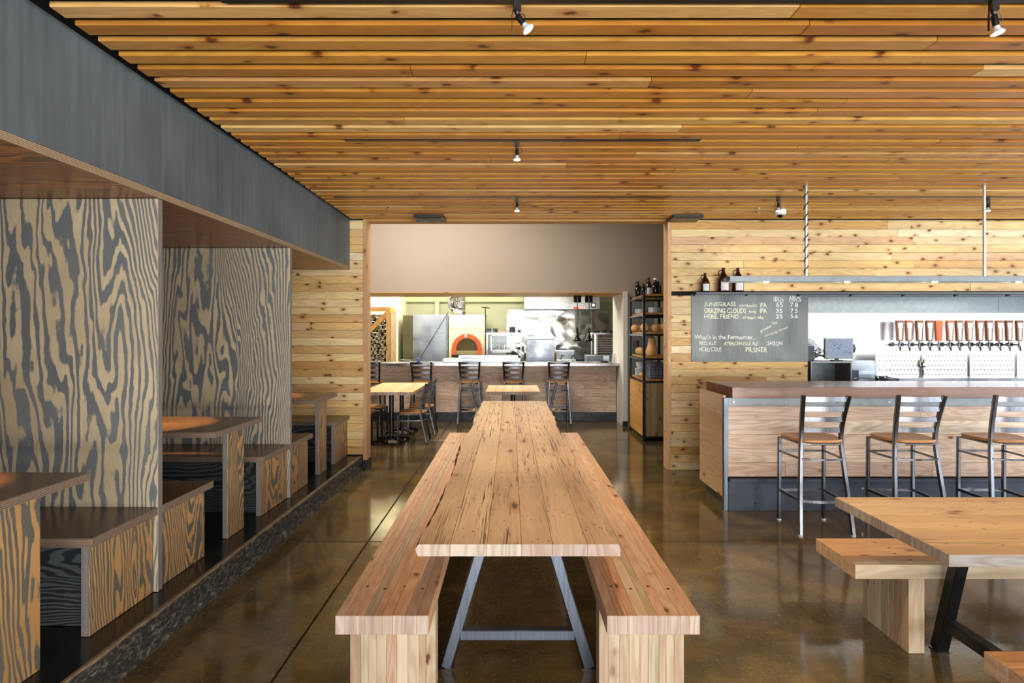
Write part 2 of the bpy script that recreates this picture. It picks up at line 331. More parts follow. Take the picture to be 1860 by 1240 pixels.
# ------------------------------------------------------------------ mesh helpers
class MB:
    def __init__(s): s.v = []; s.f = []; s.mi = []; s.T = None
    def add(s, vs, fs, mi=0):
        b = len(s.v)
        s.v += [tuple(s.T @ Vector(q)) if s.T else tuple(q) for q in vs]
        for k, f in enumerate(fs):
            s.f.append([b + i for i in f]); s.mi.append(mi[k] if isinstance(mi, (list, tuple)) else mi)
        return s
    def box(s, x0, x1, y0, y1, z0, z1, mi=0):
        """mi: one index or six (x-, x+, y-, y+, z-, z+)"""
        vs = [(x, y, z) for x in (x0, x1) for y in (y0, y1) for z in (z0, z1)]
        return s.add(vs, [(0, 1, 3, 2), (4, 6, 7, 5), (0, 4, 5, 1), (2, 3, 7, 6), (0, 2, 6, 4), (1, 5, 7, 3)], mi)
    def cbox(s, x0, x1, y0, y1, z0, z1, c=.002, mi=0):
        """box with chamfered edges; mi one index or six"""
        lo = (x0, y0, z0); hi = (x1, y1, z1); vs = []; ix = {}
        for sx in (0, 1):
            for sy in (0, 1):
                for sz in (0, 1):
                    sg = (sx, sy, sz)
                    for a in range(3):
                        p = [(hi[k] if sg[k] else lo[k]) + (0 if k == a else (-c if sg[k] else c)) for k in range(3)]
                        ix[(sx, sy, sz, a)] = len(vs); vs.append(p)
        fs = []; mm = []
        six = mi if isinstance(mi, (list, tuple)) else [mi] * 6
        for a in range(3):
            b_, c_ = [k for k in range(3) if k != a]
            for sd in (0, 1):
                q = []
                for (u, w_) in ((0, 0), (1, 0), (1, 1), (0, 1)):
                    g = [0, 0, 0]; g[a] = sd; g[b_] = u; g[c_] = w_; q.append(ix[(*g, a)])
                fs.append(q); mm.append(six[a * 2 + sd])
        for a in range(3):          # edges along axis a, between faces b_ and c_
            b_, c_ = [k for k in range(3) if k != a]
            for u in (0, 1):
                for w_ in (0, 1):
                    g0 = [0, 0, 0]; g0[b_] = u; g0[c_] = w_; g1 = list(g0); g1[a] = 1
                    fs.append([ix[(*g0, b_)], ix[(*g1, b_)], ix[(*g1, c_)], ix[(*g0, c_)]]); mm.append(six[b_ * 2 + u])
        for sx in (0, 1):
            for sy in (0, 1):
                for sz in (0, 1):
                    fs.append([ix[(sx, sy, sz, a)] for a in range(3)]); mm.append(six[0])
        return s.add(vs, fs, mm)
    def sweep(s, pts, prof, hint=(0, 0, 1), mi=0, closed=False):
        P = [Vector(p) for p in pts]; n = len(P); hint = Vector(hint); vs = []; fs = []; k = len(prof)
        for i, p in enumerate(P):
            if closed: tg = (P[(i + 1) % n] - P[i - 1]).normalized()
            else: tg = (P[min(i + 1, n - 1)] - P[max(i - 1, 0)]).normalized()
            a = hint - hint.dot(tg) * tg
            if a.length < 1e-4: a = Vector((1, 0, 0)) - tg.x * tg
            a.normalize(); b = tg.cross(a)
            vs += [p + a * u + b * v_ for u, v_ in prof]
        for i in range(n if closed else n - 1):
            j = (i + 1) % n
            for q in range(k): fs.append((i * k + q, i * k + (q + 1) % k, j * k + (q + 1) % k, j * k + q))
        if not closed: fs += [tuple(range(k)), tuple((n - 1) * k + q for q in range(k))]
        return s.add(vs, fs, mi)
    def tube(s, pts, r, seg=8, mi=0, hint=(0, 0, 1), closed=False):
        return s.sweep(pts, [(r * math.cos(q * 2 * math.pi / seg), r * math.sin(q * 2 * math.pi / seg)) for q in range(seg)], hint, mi, closed)
    def bar(s, pts, w_, h, hint=(0, 0, 1), mi=0, c=None):
        """rectangular section: h along the hint, w across"""
        c = min(w_, h) * .18 if c is None else c
        a, b = h / 2, w_ / 2
        return s.sweep(pts, [(a, b - c), (a, c - b), (a - c, -b), (c - a, -b), (-a, c - b), (-a, b - c), (c - a, b), (a - c, b)], hint, mi)
    def lathe(s, prof, seg=16, mi=0, c=(0, 0, 0), ax='Z'):
        vs = []; fs = []; n = len(prof)
        for r, z in prof:
            for q in range(seg):
                a = q * 2 * math.pi / seg; x, y = r * math.cos(a), r * math.sin(a)
                p = (x, y, z) if ax == 'Z' else ((z, x, y) if ax == 'X' else (x, z, y))
                vs.append((p[0] + c[0], p[1] + c[1], p[2] + c[2]))
        for i in range(n - 1):
            for q in range(seg): fs.append((i * seg + q, i * seg + (q + 1) % seg, (i + 1) * seg + (q + 1) % seg, (i + 1) * seg + q))
        if prof[0][0] > 1e-5: fs.append(tuple(range(seg)))
        if prof[-1][0] > 1e-5: fs.append(tuple((n - 1) * seg + q for q in range(seg)))
        if not isinstance(mi, int): mi = 0
        return s.add(vs, fs, mi)
    def prism(s, poly, d0, d1, ax='Z', mi=0):
        """2-D polygon extruded along ax; poly in the two other axes in XYZ order"""
        def P(u, v_, d): return {'Z': (u, v_, d), 'Y': (u, d, v_), 'X': (d, u, v_)}[ax]
        n = len(poly)
        vs = [P(u, v_, d0) for u, v_ in poly] + [P(u, v_, d1) for u, v_ in poly]
        fs = [tuple(range(n)), tuple(range(n, 2 * n))] + [(i, (i + 1) % n, n + (i + 1) % n, n + i) for i in range(n)]
        return s.add(vs, fs, mi)
    def mesh(s, name, mats, smooth=False):
        me = bpy.data.meshes.new(name); me.from_pydata(s.v, [], s.f)
        for m in mats: me.materials.append(m)
        if len(mats) > 1:
            for p, i in zip(me.polygons, s.mi): p.material_index = i
        bm = bmesh.new(); bm.from_mesh(me)
        if smooth: bmesh.ops.remove_doubles(bm, verts=bm.verts, dist=1e-5)
        bmesh.ops.recalc_face_normals(bm, faces=bm.faces); bm.to_mesh(me); bm.free()
        if smooth:
            for p in me.polygons: p.use_smooth = True
            me.set_sharp_from_angle(angle=R(38))
        return me
    def build(s, name, mats, parent=None, loc=(0, 0, 0), smooth=False):
        if not isinstance(mats, (list, tuple)): mats = [mats]
        return link(name, s.mesh(name, mats, smooth), parent, loc)
def link(name, me, parent=None, loc=(0, 0, 0)):
    o = bpy.data.objects.new(name, me); COL.objects.link(o); o.location = loc
    if parent: o.parent = parent
    return o
def tag(o, label=None, cat=None, group=None, kind=None):
    if label: o['label'] = label
    if cat: o['category'] = cat
    if group: o['group'] = group
    if kind: o['kind'] = kind
    return o
def thing(name, loc, label, cat, group=None, rz=0.0):
    o = bpy.data.objects.new(name, None); COL.objects.link(o); o.location = loc; o.rotation_euler = (0, 0, rz)
    o.empty_display_size = .1
    return tag(o, label, cat, group)
def struct(o): o['kind'] = 'structure'; return o
def dup(root, loc=None, rz=None, label=None, group=None):
    r = root.copy(); COL.objects.link(r)
    if loc is not None: r.location = loc
    if rz is not None: r.rotation_euler = (0, 0, rz)
    if label: r['label'] = label
    if group: r['group'] = group
    for ch in list(root.children):
        c = ch.copy(); COL.objects.link(c); c.parent = r
        for g in list(ch.children):
            d = g.copy(); COL.objects.link(d); d.parent = c
    return r
def chalk_text(txt, x, z, height, width, mat, parent, y, rot=0.0, name='chalk_writing'):
    cu = bpy.data.curves.new('chalk_curve', 'FONT'); cu.body = txt; cu.size = 1; cu.resolution_u = 2; cu.offset = .004
    tmp = bpy.data.objects.new('chalk_tmp', cu); COL.objects.link(tmp)
    bpy.context.view_layer.update()
    me = bpy.data.meshes.new_from_object(tmp.evaluated_get(bpy.context.evaluated_depsgraph_get()))
    bpy.data.objects.remove(tmp)
    xs = [v_.co.x for v_ in me.vertices]; ys = [v_.co.y for v_ in me.vertices]
    sx = width / (max(xs) - min(xs)); sy = height / (max(ys) - min(ys)); x0 = min(xs); y0 = min(ys)
    rr = random.Random(txt)
    cr, sr = math.cos(rot), math.sin(rot)
    for v_ in me.vertices:
        px, py = (v_.co.x - x0) * sx, (v_.co.y - y0) * sy
        py += .0035 * math.sin(px * 45) ; px += .002 * math.sin(py * 70 + px * 11)
        v_.co = (px * cr - py * sr, 0, px * sr + py * cr)
    me.materials.clear(); me.materials.append(mat)
    return link(name, me, parent, (x, y, z))
SK = .0155                                    # the booths stand a hair out of square with the tables
def BX(x0, y): return x0 + SK * (y - 6.95)
RZ = -math.atan(SK)

# ------------------------------------------------------------------ floor
fl = MB().box(-3.4, 7.6, -3.6, 15, -.12, -.012).build('floor', M['joint']); struct(fl)
xs = [-3.4, -1.085, 3.35, 7.6]; ys = [-3.6, .2, 4.552, 8.9, 15]
for i in range(3):
    for j in range(4):
        g = .004
        o = MB().cbox(xs[i] + g, xs[i + 1] - g, ys[j] + g, ys[j + 1] - g, -.1, 0, .004).build('concrete_slab', M['floor'], fl)

# ------------------------------------------------------------------ outer shell
struct(MB().box(-3.4, -3.28, -3.6, 7.0, -.1, 3.3).build('wall_left', M['slate']))
bw = MB()
bw.box(-3.4, -2.0, -3.6, -3.48, 0, 3.3); bw.box(6.4, 7.6, -3.6, -3.48, 0, 3.3)
bw.box(-2.0, 6.4, -3.6, -3.48, 2.75, 3.3); bw.box(-2.0, 6.4, -3.6, -3.48, 0, .25)
bw = struct(bw.build('wall_front', M['offwhite']))
wf = MB()
for k in range(6): x = -2.0 + k * 1.68; wf.box(x - .04, x + .04, -3.58, -3.50, .25, 2.75)
wf.box(-2.0, 6.4, -3.58, -3.50, 2.1, 2.16)
struct(wf.build('window_1', M['black_metal']))
sw = MB()
sw.box(7.48, 7.6, -3.6, -3.2, 0, 3.3); sw.box(7.48, 7.6, 6.4, 7.0, 0, 3.3)
sw.box(7.48, 7.6, -3.2, 6.4, 2.75, 3.3); sw.box(7.48, 7.6, -3.2, 6.4, 0, .3)
struct(sw.build('wall_right', M['offwhite']))
wf = MB()
for k in range(6): y = -3.2 + k * 1.92; wf.box(7.5, 7.58, y - .04, y + .04, .3, 2.75)
struct(wf.build('window_added', M['black_metal']))  # unseen side glazing, added along with the side light

# ------------------------------------------------------------------ slatted cedar ceiling
HC = 2.878
ce = MB().box(-3.4, 7.6, -3.6, 7.13, 3.06, 3.3).build('ceiling', M['black_void']); struct(ce)
PITCH = .1410; SLW = .0888; Y0 = 2.4862 - 1.308 / 1.3 * 0   # far edge of one slat
slatmesh = {}
def slat(x0, x1, y, dz=0.0):
    L = round(x1 - x0, 3)
    o = MB().cbox(-L / 2, L / 2, -SLW / 2, SLW / 2, -.012, .012, .0025).build('cedar_board', M['ceiling_cedar'], ce, ((x0 + x1) / 2, y, HC + .012 + dz))
    return o
far0 = 1.308 * F / 572.3
rows = []
k = -2
while True:
    yc = far0 - SLW / 2 + k * PITCH
    if yc > 6.9: break
    rows.append(yc); k += 1
rr = random.Random(3)
cutpx = {1: .0, 4: 805, 5: 1400}
for i, yc in enumerate(rows):
    xa = -1.832 + SK * (yc - 6.95) * .3; xe = 7.4
    cuts = []
    x = xa + rr.uniform(.9, 4.2)
    while x < xe - .8: cuts.append(x); x += rr.uniform(2.4, 4.4)
    ps = [xa] + cuts + [xe]
    for a, b in zip(ps[:-1], ps[1:]):
        slat(a + .0008, b - .0008, yc, rr.uniform(-.0015, .0015))
m = MB()                                       # the same slats behind the camera, joined
yc = rows[0] - PITCH
while yc > -3.4:
    m.cbox(-1.95, 7.4, yc - SLW / 2, yc + SLW / 2, HC, HC + .024, .0025); yc -= PITCH
tag(m.build('cedar_boards', M['ceiling_cedar'], ce), kind='stuff')

# ------------------------------------------------------------------ cedar clad partition (two sides of the wide opening)
YP = 6.95; YPB = 7.13; BP = .0895
def clad(parent, xa, xb, z0, z1, y, seed, lmin=.7, lmax=3.2):
    r_ = random.Random(seed); n0 = int(round((z0) / BP)); n1 = int(math.ceil((z1 - 1e-6) / BP))
    for q in range(n0, n1):
        za = max(z0, q * BP); zb = min(z1, (q + 1) * BP)
        if zb - za < .01: continue
        x = xa; off = r_.uniform(0, lmax)
        first = True
        while x < xb - .001:
            L = off if first and off > .4 else r_.uniform(lmin, lmax); first = False
            x2 = min(xb, x + L)
            if xb - x2 < .35: x2 = xb
            d = r_.choice((0, 0, 0, .002, .004, -.002))
            MB().cbox(-(x2 - x) / 2 + .0005, (x2 - x) / 2 - .0005, -.011, .011, -(zb - za) / 2 + .0012, (zb - za) / 2 - .0012, .0015)\
                .build('cedar_board', M['wall_cedar'], parent, ((x + x2) / 2, y + .011 - d, (za + zb) / 2))
            x = x2
wl = MB().box(-3.28, -1.69, YP + .02, YPB, 0, 3.1).build('wall_back_left', M['black_void']); struct(wl)
clad(wl, -3.26, -1.70, 0.16, HC, YP, 11)
wr = MB()
wr.box(1.83, 3.40, YP + .02, YPB, 0, 3.1); wr.box(3.415, 7.48, YP + .02, YPB, 2.03, 3.1)
wr = struct(wr.build('wall_back_right', M['black_void']))
clad(wr, 1.842, 3.415, 0, 2.03 - .02, YP, 21, .9, 2.2)
clad(wr, 1.842, 7.4, 2.03, HC, YP, 22, 1.2, 3.6)
o = MB().cbox(-1.712, -1.668, YP - .004, YPB + .01, .115, HC + .02, .002).build('trim_1', M['cedar_trim']); struct(o)
o = MB().cbox(1.80, 1.842, YP - .004, YPB + .01, 0, HC + .02, .002).build('trim_2', M['cedar_trim']); struct(o)
struct(MB().cbox(-1.668, 1.80, YP - .002, YPB, HC - .012, HC + .03, .002).build('trim_3', M['cedar_trim_x']))
struct(MB().box(-1.80, -1.662, YP - .02, YPB + .02, 0, .115).build('baseboard_left', M['black_metal']))
struct(MB().box(-3.4, 7.6, YPB - .02, YPB, 3.0, 4.3).build('wall_above_opening', M['beige']))

# ------------------------------------------------------------------ dining nook and kitchen shell
struct(MB().box(-3.5, -3.4, 7.0, 10.3, 0, 4.3).build('wall_nook_left', M['beige']))
struct(MB().box(3.18, 3.28, 7.14, 10.22, 0, 4.3).build('wall_nook_right', M['beige']))
struct(MB().box(-3.6, 3.9, 7.0, 11.4, 4.2, 4.35).build('ceiling_nook', M['white']))
kb = MB(); kb.box(-3.5, 1.965, 10.23, 11.3, 2.275, 4.25); kb.box(1.965, 2.42, 10.23, 10.36, 0, 4.25)
kb.box(2.42, 3.75, 10.23, 10.36, 2.19, 4.25)
kb = struct(kb.build('wall_kitchen_front', M['beige']))
struct(MB().box(1.965, 2.415, 10.19, 10.228, 0, 2.19).build('shaded_wall_panel', M['greywall']))  # darker sheet puts the shade behind the shelf unit into the wall colour
struct(MB().box(1.90, 1.964, 10.24, 11.3, 0, 2.275).build('wall_pass_side', M['offwhite']))
struct(MB().box(-3.4, 1.90, 10.225, 11.3, 2.262, 2.2745).build('trim_5', M['cedar_trim_x']))
struct(MB().cbox(1.892, 1.966, 10.20, 10.239, .09, 2.285, .002).build('trim_6', M['offwhite']))
struct(MB().box(1.888, 1.970, 10.195, 10.25, 0, .09).build('baseboard_pass', M['black_metal']))
struct(MB().box(-5, 5.2, 14.6, 14.8, 0, 3.3).build('wall_kitchen_back', M['green']))
struct(MB().box(-5, -2.54, 13.3, 14.6, 0, 3.3).build('wall_kitchen_recess', M['cream']))
struct(MB().box(-5, -4.9, 11, 13.3, 0, 3.3).build('wall_kitchen_left', M['cream']))
struct(MB().box(5.1, 5.2, 10.3, 14.7, 0, 3.3).build('wall_kitchen_right', M['green']))
struct(MB().box(-5, 5.2, 11.3, 14.8, 3.22, 3.35).build('ceiling_kitchen', M['white']))
o = MB(); o.box(-2.54, 3.2, 14.5, 14.6, 2.34, 2.9); o.box(-1.84, -1.74, 14.5, 14.6, 0, 2.34)
struct(o.build('trim_7', flat('pale_green', '#b9b890', .7, var=.03)))

# ------------------------------------------------------------------ booths: platform, kerb, canopy
pf = thing('booth_platform', (BX(-1.72, 2.0), 2.0, 0), None, None, rz=RZ); pf['kind'] = 'structure'
MB().box(-1.40, -.0225, -3.2, 4.93, .0, .168).build('platform_deck', M['platform'], pf)
m = MB(); r_ = random.Random(5); N = 120; prof = []
for i in range(N + 1):
    y = -3.2 + 8.11 * i / N
    prof.append((y, r_.uniform(-.006, .006), r_.uniform(-.008, .008)))
vs = []; fs = []
for y, a, b in prof: vs += [(-.022, y, .171), (-.006 + a * .5, y, .171), (0 + a, y, .160), (.004 + b, y, .10), (a, y, .05), (.012 + b, y, 0), (-.022, y, 0)]
for i in range(N):
    for q in range(7): fs.append((i * 7 + q, i * 7 + (q + 1) % 7, (i + 1) * 7 + (q + 1) % 7, (i + 1) * 7 + q))
fs += [tuple(range(7)), tuple(N * 7 + q for q in range(7))]
mi = []
for i in range(N): mi += [1, 1, 0, 0, 0, 0, 0]
mi += [0, 0]
m.add(vs, fs, mi)
m.build('concrete_kerb', [M['kerb'], M['kerb_edge']], pf)

cn = thing('booth_canopy', (BX(-1.86, 2.0), 2.0, 0), None, None, rz=RZ); cn['kind'] = 'structure'
ZS = 2.306
MB().box(-1.42, .0, -5.3, 4.935, ZS, ZS + .036, [1, 1, 1, 1, 0, 0]).build('soffit_board', [M['ply_soffit'], M['edge_z_light']], cn)
ysm = 3.29; x0 = -.035
for a, b in ((-5.3, -1.14), (-1.138, 1.309), (1.312, 3.8), (3.802, 4.935)):
    MB().cbox(-.035, .0, a, b, ZS + .037, 2.905, .0012).build('fascia_panel', M['slate'], cn)
MB().box(-1.4, -.04, -5.3, 4.93, 2.88, 3.05).build('canopy_top', M['black_void'], cn)
for y in (2.375, 4.245, 6.1):                   # recessed downlights in the canopy
    MB().lathe([(.045, 0), (.055, 0), (.055, .004), (.045, .004)], 20).build('light_ring', M['black'], cn, (-.63, y - 2.0, ZS - .005))

def sheet(parent, name, x0, x1, y0, y1, z0, z1, face, edge, thin):
    """plywood sheet: 'thin' is the axis across the plies; narrow faces show the plies"""
    k = 'XYZ'.index(thin); mi = [1] * 6; mi[2 * k] = mi[2 * k + 1] = 0
    return MB().cbox(x0, x1, y0, y1, z0, z1, .0018, mi).build(name, [M[face], M[edge]], parent)
def divider(yy, label):
    d = thing('booth_divider', (BX(-1.86, yy), yy, .17), label, 'partition', rz=RZ)
    sheet(d, 'panel', -1.34, 0, .0, .042, 0, ZS - .17 - .002, 'ply_v', 'edge_y', 'Y')
    return d
divider(3.27, 'tall grain-patterned plywood divider between the first and second booth')
divider(5.14, 'tall grain-patterned plywood divider between the second and third booth')
d0 = divider(1.40, None); del d0['category']; d0['kind'] = 'structure'
ZST = .63 - .17; ZT = .936 - .17
def bench(ynear, yfar, front, label):
    """booth bench between ynear and yfar; front = -1 seat edge faces the camera, +1 away"""
    y0 = (ynear + yfar) / 2; h = (yfar - ynear) / 2
    b = thing('booth_bench', (BX(-1.86, y0), y0, .17), label, 'bench', 'booth benches', RZ)
    sheet(b, 'seat', -1.33, 0, -h, h, ZST - .042, ZST, 'ply_top', 'edge_z', 'Z')
    if front < 0: ya, yb = -h + .02, h
    else: ya, yb = -h, h - .06
    sheet(b, 'end_panel', -.066, -.026, ya, yb, 0, ZST - .0435, 'ply_end', 'edge_x', 'X')
    yk = (-h + .13) if front < 0 else (h - .13)
    sheet(b, 'kick_board', -1.32, -.068, yk - .009, yk + .009, 0, ZST - .0435, 'ply_h_shaded', 'edge_y', 'Y')
    return b
bench(2.765, 3.268, -1, 'plywood booth bench against the near side of the first tall divider')
bench(3.314, 3.86, 1, 'plywood booth bench on the far side of the first tall divider')
bench(4.605, 5.138, -1, 'plywood booth bench against the near side of the second tall divider')
bench(5.184, 5.70, 1, 'plywood booth bench on the far side of the second tall divider')
bench(6.44, 6.92, -1, 'plywood booth bench against the cedar wall in the last booth')
def btable(yc, label):
    b = thing('booth_table', (BX(-1.86, yc), yc, .17), label, 'table', 'booth tables', RZ)
    sheet(b, 'tabletop', -1.33, 0, -.365, .365, ZT - .036, ZT, 'ply_top', 'edge_z', 'Z')
    sheet(b, 'leg', -.073, -.037, -.125, .12, 0, ZT - .037, 'ply_end', 'edge_x', 'X')
    m = MB().box(-1.33, -1.27, -.2, .2, ZT - .11, ZT - .037).build('wall_cleat', M['ply_h_shaded'], b)
    return b
btable(2.395, 'dark plywood booth table cut off by the left edge of the photo')
btable(4.245, 'dark plywood booth table with an orange pool of light, in the middle booth')
btable(6.10, 'dark plywood booth table in the last booth before the cedar wall')

# ------------------------------------------------------------------ long reclaimed timber table
YF, YB_ = 2.32, 7.27
tb = thing('long_table', (.028, YF, 0), 'long live-edge plank table in the middle, running away from the viewer', 'table')
bx = [-.3647, -.237, -.095, .038, .158, .293, .4195]
Lf = [(2.32, -.3647), (2.4, -.366), (2.884, -.3514), (3.30, -.3508), (3.63, -.346), (4.0, -.368), (4.21, -.371), (4.57, -.378), (4.9, -.362), (5.23, -.3486), (5.55, -.358), (5.91, -.369), (6.43, -.358), (7.27, -.352)]
Rt = [(2.32, .4195), (2.37, .415), (2.42, .4015), (2.5, .398), (2.84, .410), (3.1, .415), (3.39, .4036), (3.8, .411), (4.07, .4125), (4.52, .4087), (5.15, .4088), (5.5, .414), (5.8, .4217), (7.27, .4218)]
def interp(tab, y):
    for (a, u), (b, v_) in zip(tab[:-1], tab[1:]):
        if a <= y <= b: return u + (v_ - u) * (y - a) / (b - a)
    return tab[-1][1]
TZ = .76; TT = .046
for i in range(6):
    N = 60; vs = []; fs = []; mi = []
    for j in range(N + 1):
        y = YF + (YB_ - YF) * j / N
        xl = bx[i] + .0007; xr = bx[i + 1] - .0007; wl_ = wr_ = 0
        jit = random.uniform(-.004, .004) if 0 < j < N else 0
        if i == 0: xl = interp(Lf, y) + jit; wl_ = .010 + .012 * (math.sin(y * 5) > .2) * (0 < j < N)
        if i == 5: xr = interp(Rt, y) + jit; wr_ = .006 + .008 * (math.sin(y * 4) > 0) * (0 < j < N)
        c = .0012
        sec = [(xl + wl_ * .4, TZ - TT), (xl - (.006 if i == 0 else 0), TZ - .02), (xl + wl_ * .5, TZ - c), (xl + wl_ * .5 + c, TZ), (xr - c - wr_, TZ), (xr - wr_ * .5, TZ - c - (.01 if i == 5 else 0)), (xr, TZ - .02), (xr, TZ - TT)]
        vs += [(x - .028, y - YF, z) for x, z in sec]
    K = 8
    for j in range(N):
        for q in range(K):
            fs.append((j * K + q, j * K + (q + 1) % K, (j + 1) * K + (q + 1) % K, (j + 1) * K + q))
            mi.append(2 if (i == 0 and q in (0, 1)) or (i == 5 and q in (5, 6)) else 0)
    fs += [tuple(range(K)), tuple(N * K + q for q in range(K))]; mi += [1, 1]
    MB().add(vs, fs, mi).build('table_plank', [M['old_fir'], M['end_fir'], M['bark']], tb)
def trestle(parent, y, half_top, half_bot, sec=.05, z1=TZ - TT, ax='X', mat='raw_steel', cz=.157, name='trestle_leg'):
    """A-shaped steel trestle; legs splay along ax"""
    def P(a, b, z): return (a, b, z) if ax == 'X' else (b, a, z)
    for sg in (-1, 1):
        pts = [P(sg * half_bot, y, .006), P(sg * half_top, y, z1 - .006)]
        MB().bar(pts, sec, sec, P(0, 1, 0), 0, .004).build(name, M[mat], parent)
        MB().box(*( [sg * half_bot - .034, sg * half_bot + .034, y - .03, y + .03] if ax == 'X' else [y - .03, y + .03, sg * half_bot - .034, sg * half_bot + .034]), 0, .006).build('foot_plate', M['chair_steel'], parent)
    tq = cz / z1; xx = half_bot + (half_top - half_bot) * tq - sec * .45
    MB().bar([P(-xx, y, cz), P(xx, y, cz)], sec - .002, sec - .002, P(0, 1, 0), 0, .004).build('cross_bar', M[mat], parent)
    MB().box(*([-half_top - .05, half_top + .05, y - .03, y + .03] if ax == 'X' else [y - .03, y + .03, -half_top - .05, half_top + .05]), z1 - .006, z1).build('mounting_plate', M[mat], parent)
trestle(tb, .526, .125, .336); trestle(tb, 4.42, .125, .336)

def laminated_bench(name, origin, L, Wd, label, ax='Y', mat='bench_fir', endmat='end_fir', legs=(.225, None), nstrip=9, zt=.435, th=.076, legth=.09, seed=1, inset=0.0, bolts=True):
    """bench of glued strips; local frame: length along ax from 0, width centred across"""
    b = thing(name, origin, label, 'bench')
    r_ = random.Random(seed); ws = [r_.uniform(.8, 1.2) for _ in range(nstrip)]; s_ = sum(ws); x = -Wd / 2
    for w_ in ws:
        w_ = w_ / s_ * Wd; e = [0] * 6
        if ax == 'Y':
            e[2] = e[3] = 1; MB().cbox(x + .0003, x + w_ - .0003, 0, L, zt - th, zt + r_.uniform(-.0004, .0004), .0012, e).build('seat_strip', [M[mat], M[endmat]], b)
        else:
            e[0] = e[1] = 1; MB().cbox(0, L, x + .0003, x + w_ - .0003, zt - th, zt + r_.uniform(-.0004, .0004), .0012, e).build('seat_strip', [M['pale_fir_x' if x < -Wd / 2 + .001 else mat], M[endmat]], b)
        x += w_
    for ly in (legs[0], legs[1] if legs[1] is not None else L - legs[0] - legth):
        x = -Wd / 2 + inset; W2 = Wd - 2 * inset; n = nstrip; ws = [r_.uniform(.7, 1.3) for _ in range(n)]; s_ = sum(ws)
        for w_ in ws:
            w_ = w_ / s_ * W2
            if ax == 'Y': MB().cbox(x + .0003, x + w_ - .0003, ly, ly + legth, 0, zt - th - .0005, .0012).build('leg_strip', M['leg_fir'], b)
            else: MB().cbox(ly, ly + legth, x + .0003, x + w_ - .0003, 0, zt - th - .0005, .0012).build('leg_strip', M['leg_fir'], b)
            x += w_
        if bolts:
            for q in range(4):
                u = -Wd / 2 + Wd * (q + .75) / 4.5; v_ = ly + legth * (.35 if q % 2 else .65)
                c = (u, v_, zt) if ax == 'Y' else (v_, u, zt)
                MB().lathe([(.0075, -.002), (.0075, .0012), (.004, .0016), (.003, .0002)], 10).build('bolt', M['brass'], b, c)
    return b
laminated_bench('plank_bench', (-.522, 2.427, 0), 4.5, .376, 'long laminated fir bench along the left side of the long central table', seed=4)
laminated_bench('plank_bench', (.572, 2.427, 0), 4.5, .374, 'long laminated fir bench along the right side of the long central table', seed=9)

# ------------------------------------------------------------------ right-hand table and benches
rt = thing('plank_table', (1.605, 2.21, 0), 'thick plank table at the right edge, in front of the bar stools', 'table')
yy = 0
for i, w_ in enumerate((.098, .105, .09, .11, .092, .1, .095, .09)):
    w_ *= .78 / .78
    e = [1, 1, 0, 0, 0, 0]
    if i == 0: e[2] = 2
    MB().cbox(0, 3.0, yy + .0004, yy + w_ - .0004, TZ - .045, TZ, .0015, e).build('table_plank', [M['old_fir_x'], M['end_fir'], M['grey_edge']], rt); yy += w_
for xo in (.52, 2.4):
    g = bpy.data.objects.new('trestle', None); COL.objects.link(g); g.parent = rt; g.location = (xo, .39, 0)
    trestle(g, 0, .20, .395, .058, TZ - .045, 'Y', 'black_metal')
laminated_bench('plank_bench', (1.69, 3.155, 0), 2.8, .385, 'orange-toned bench on the far side of the right-hand table, below the stools', 'X', 'bench_fir_x', 'bar_side', (.262, None), 7, seed=12, legth=.078, th=.07)
laminated_bench('plank_bench', (1.69, 1.965, 0), 2.8, .385, 'bench at the bottom right corner on the near side of the right-hand table', 'X', 'bench_fir_x', 'bench_fir', (.262, None), 7, seed=15, legth=.078, th=.07)

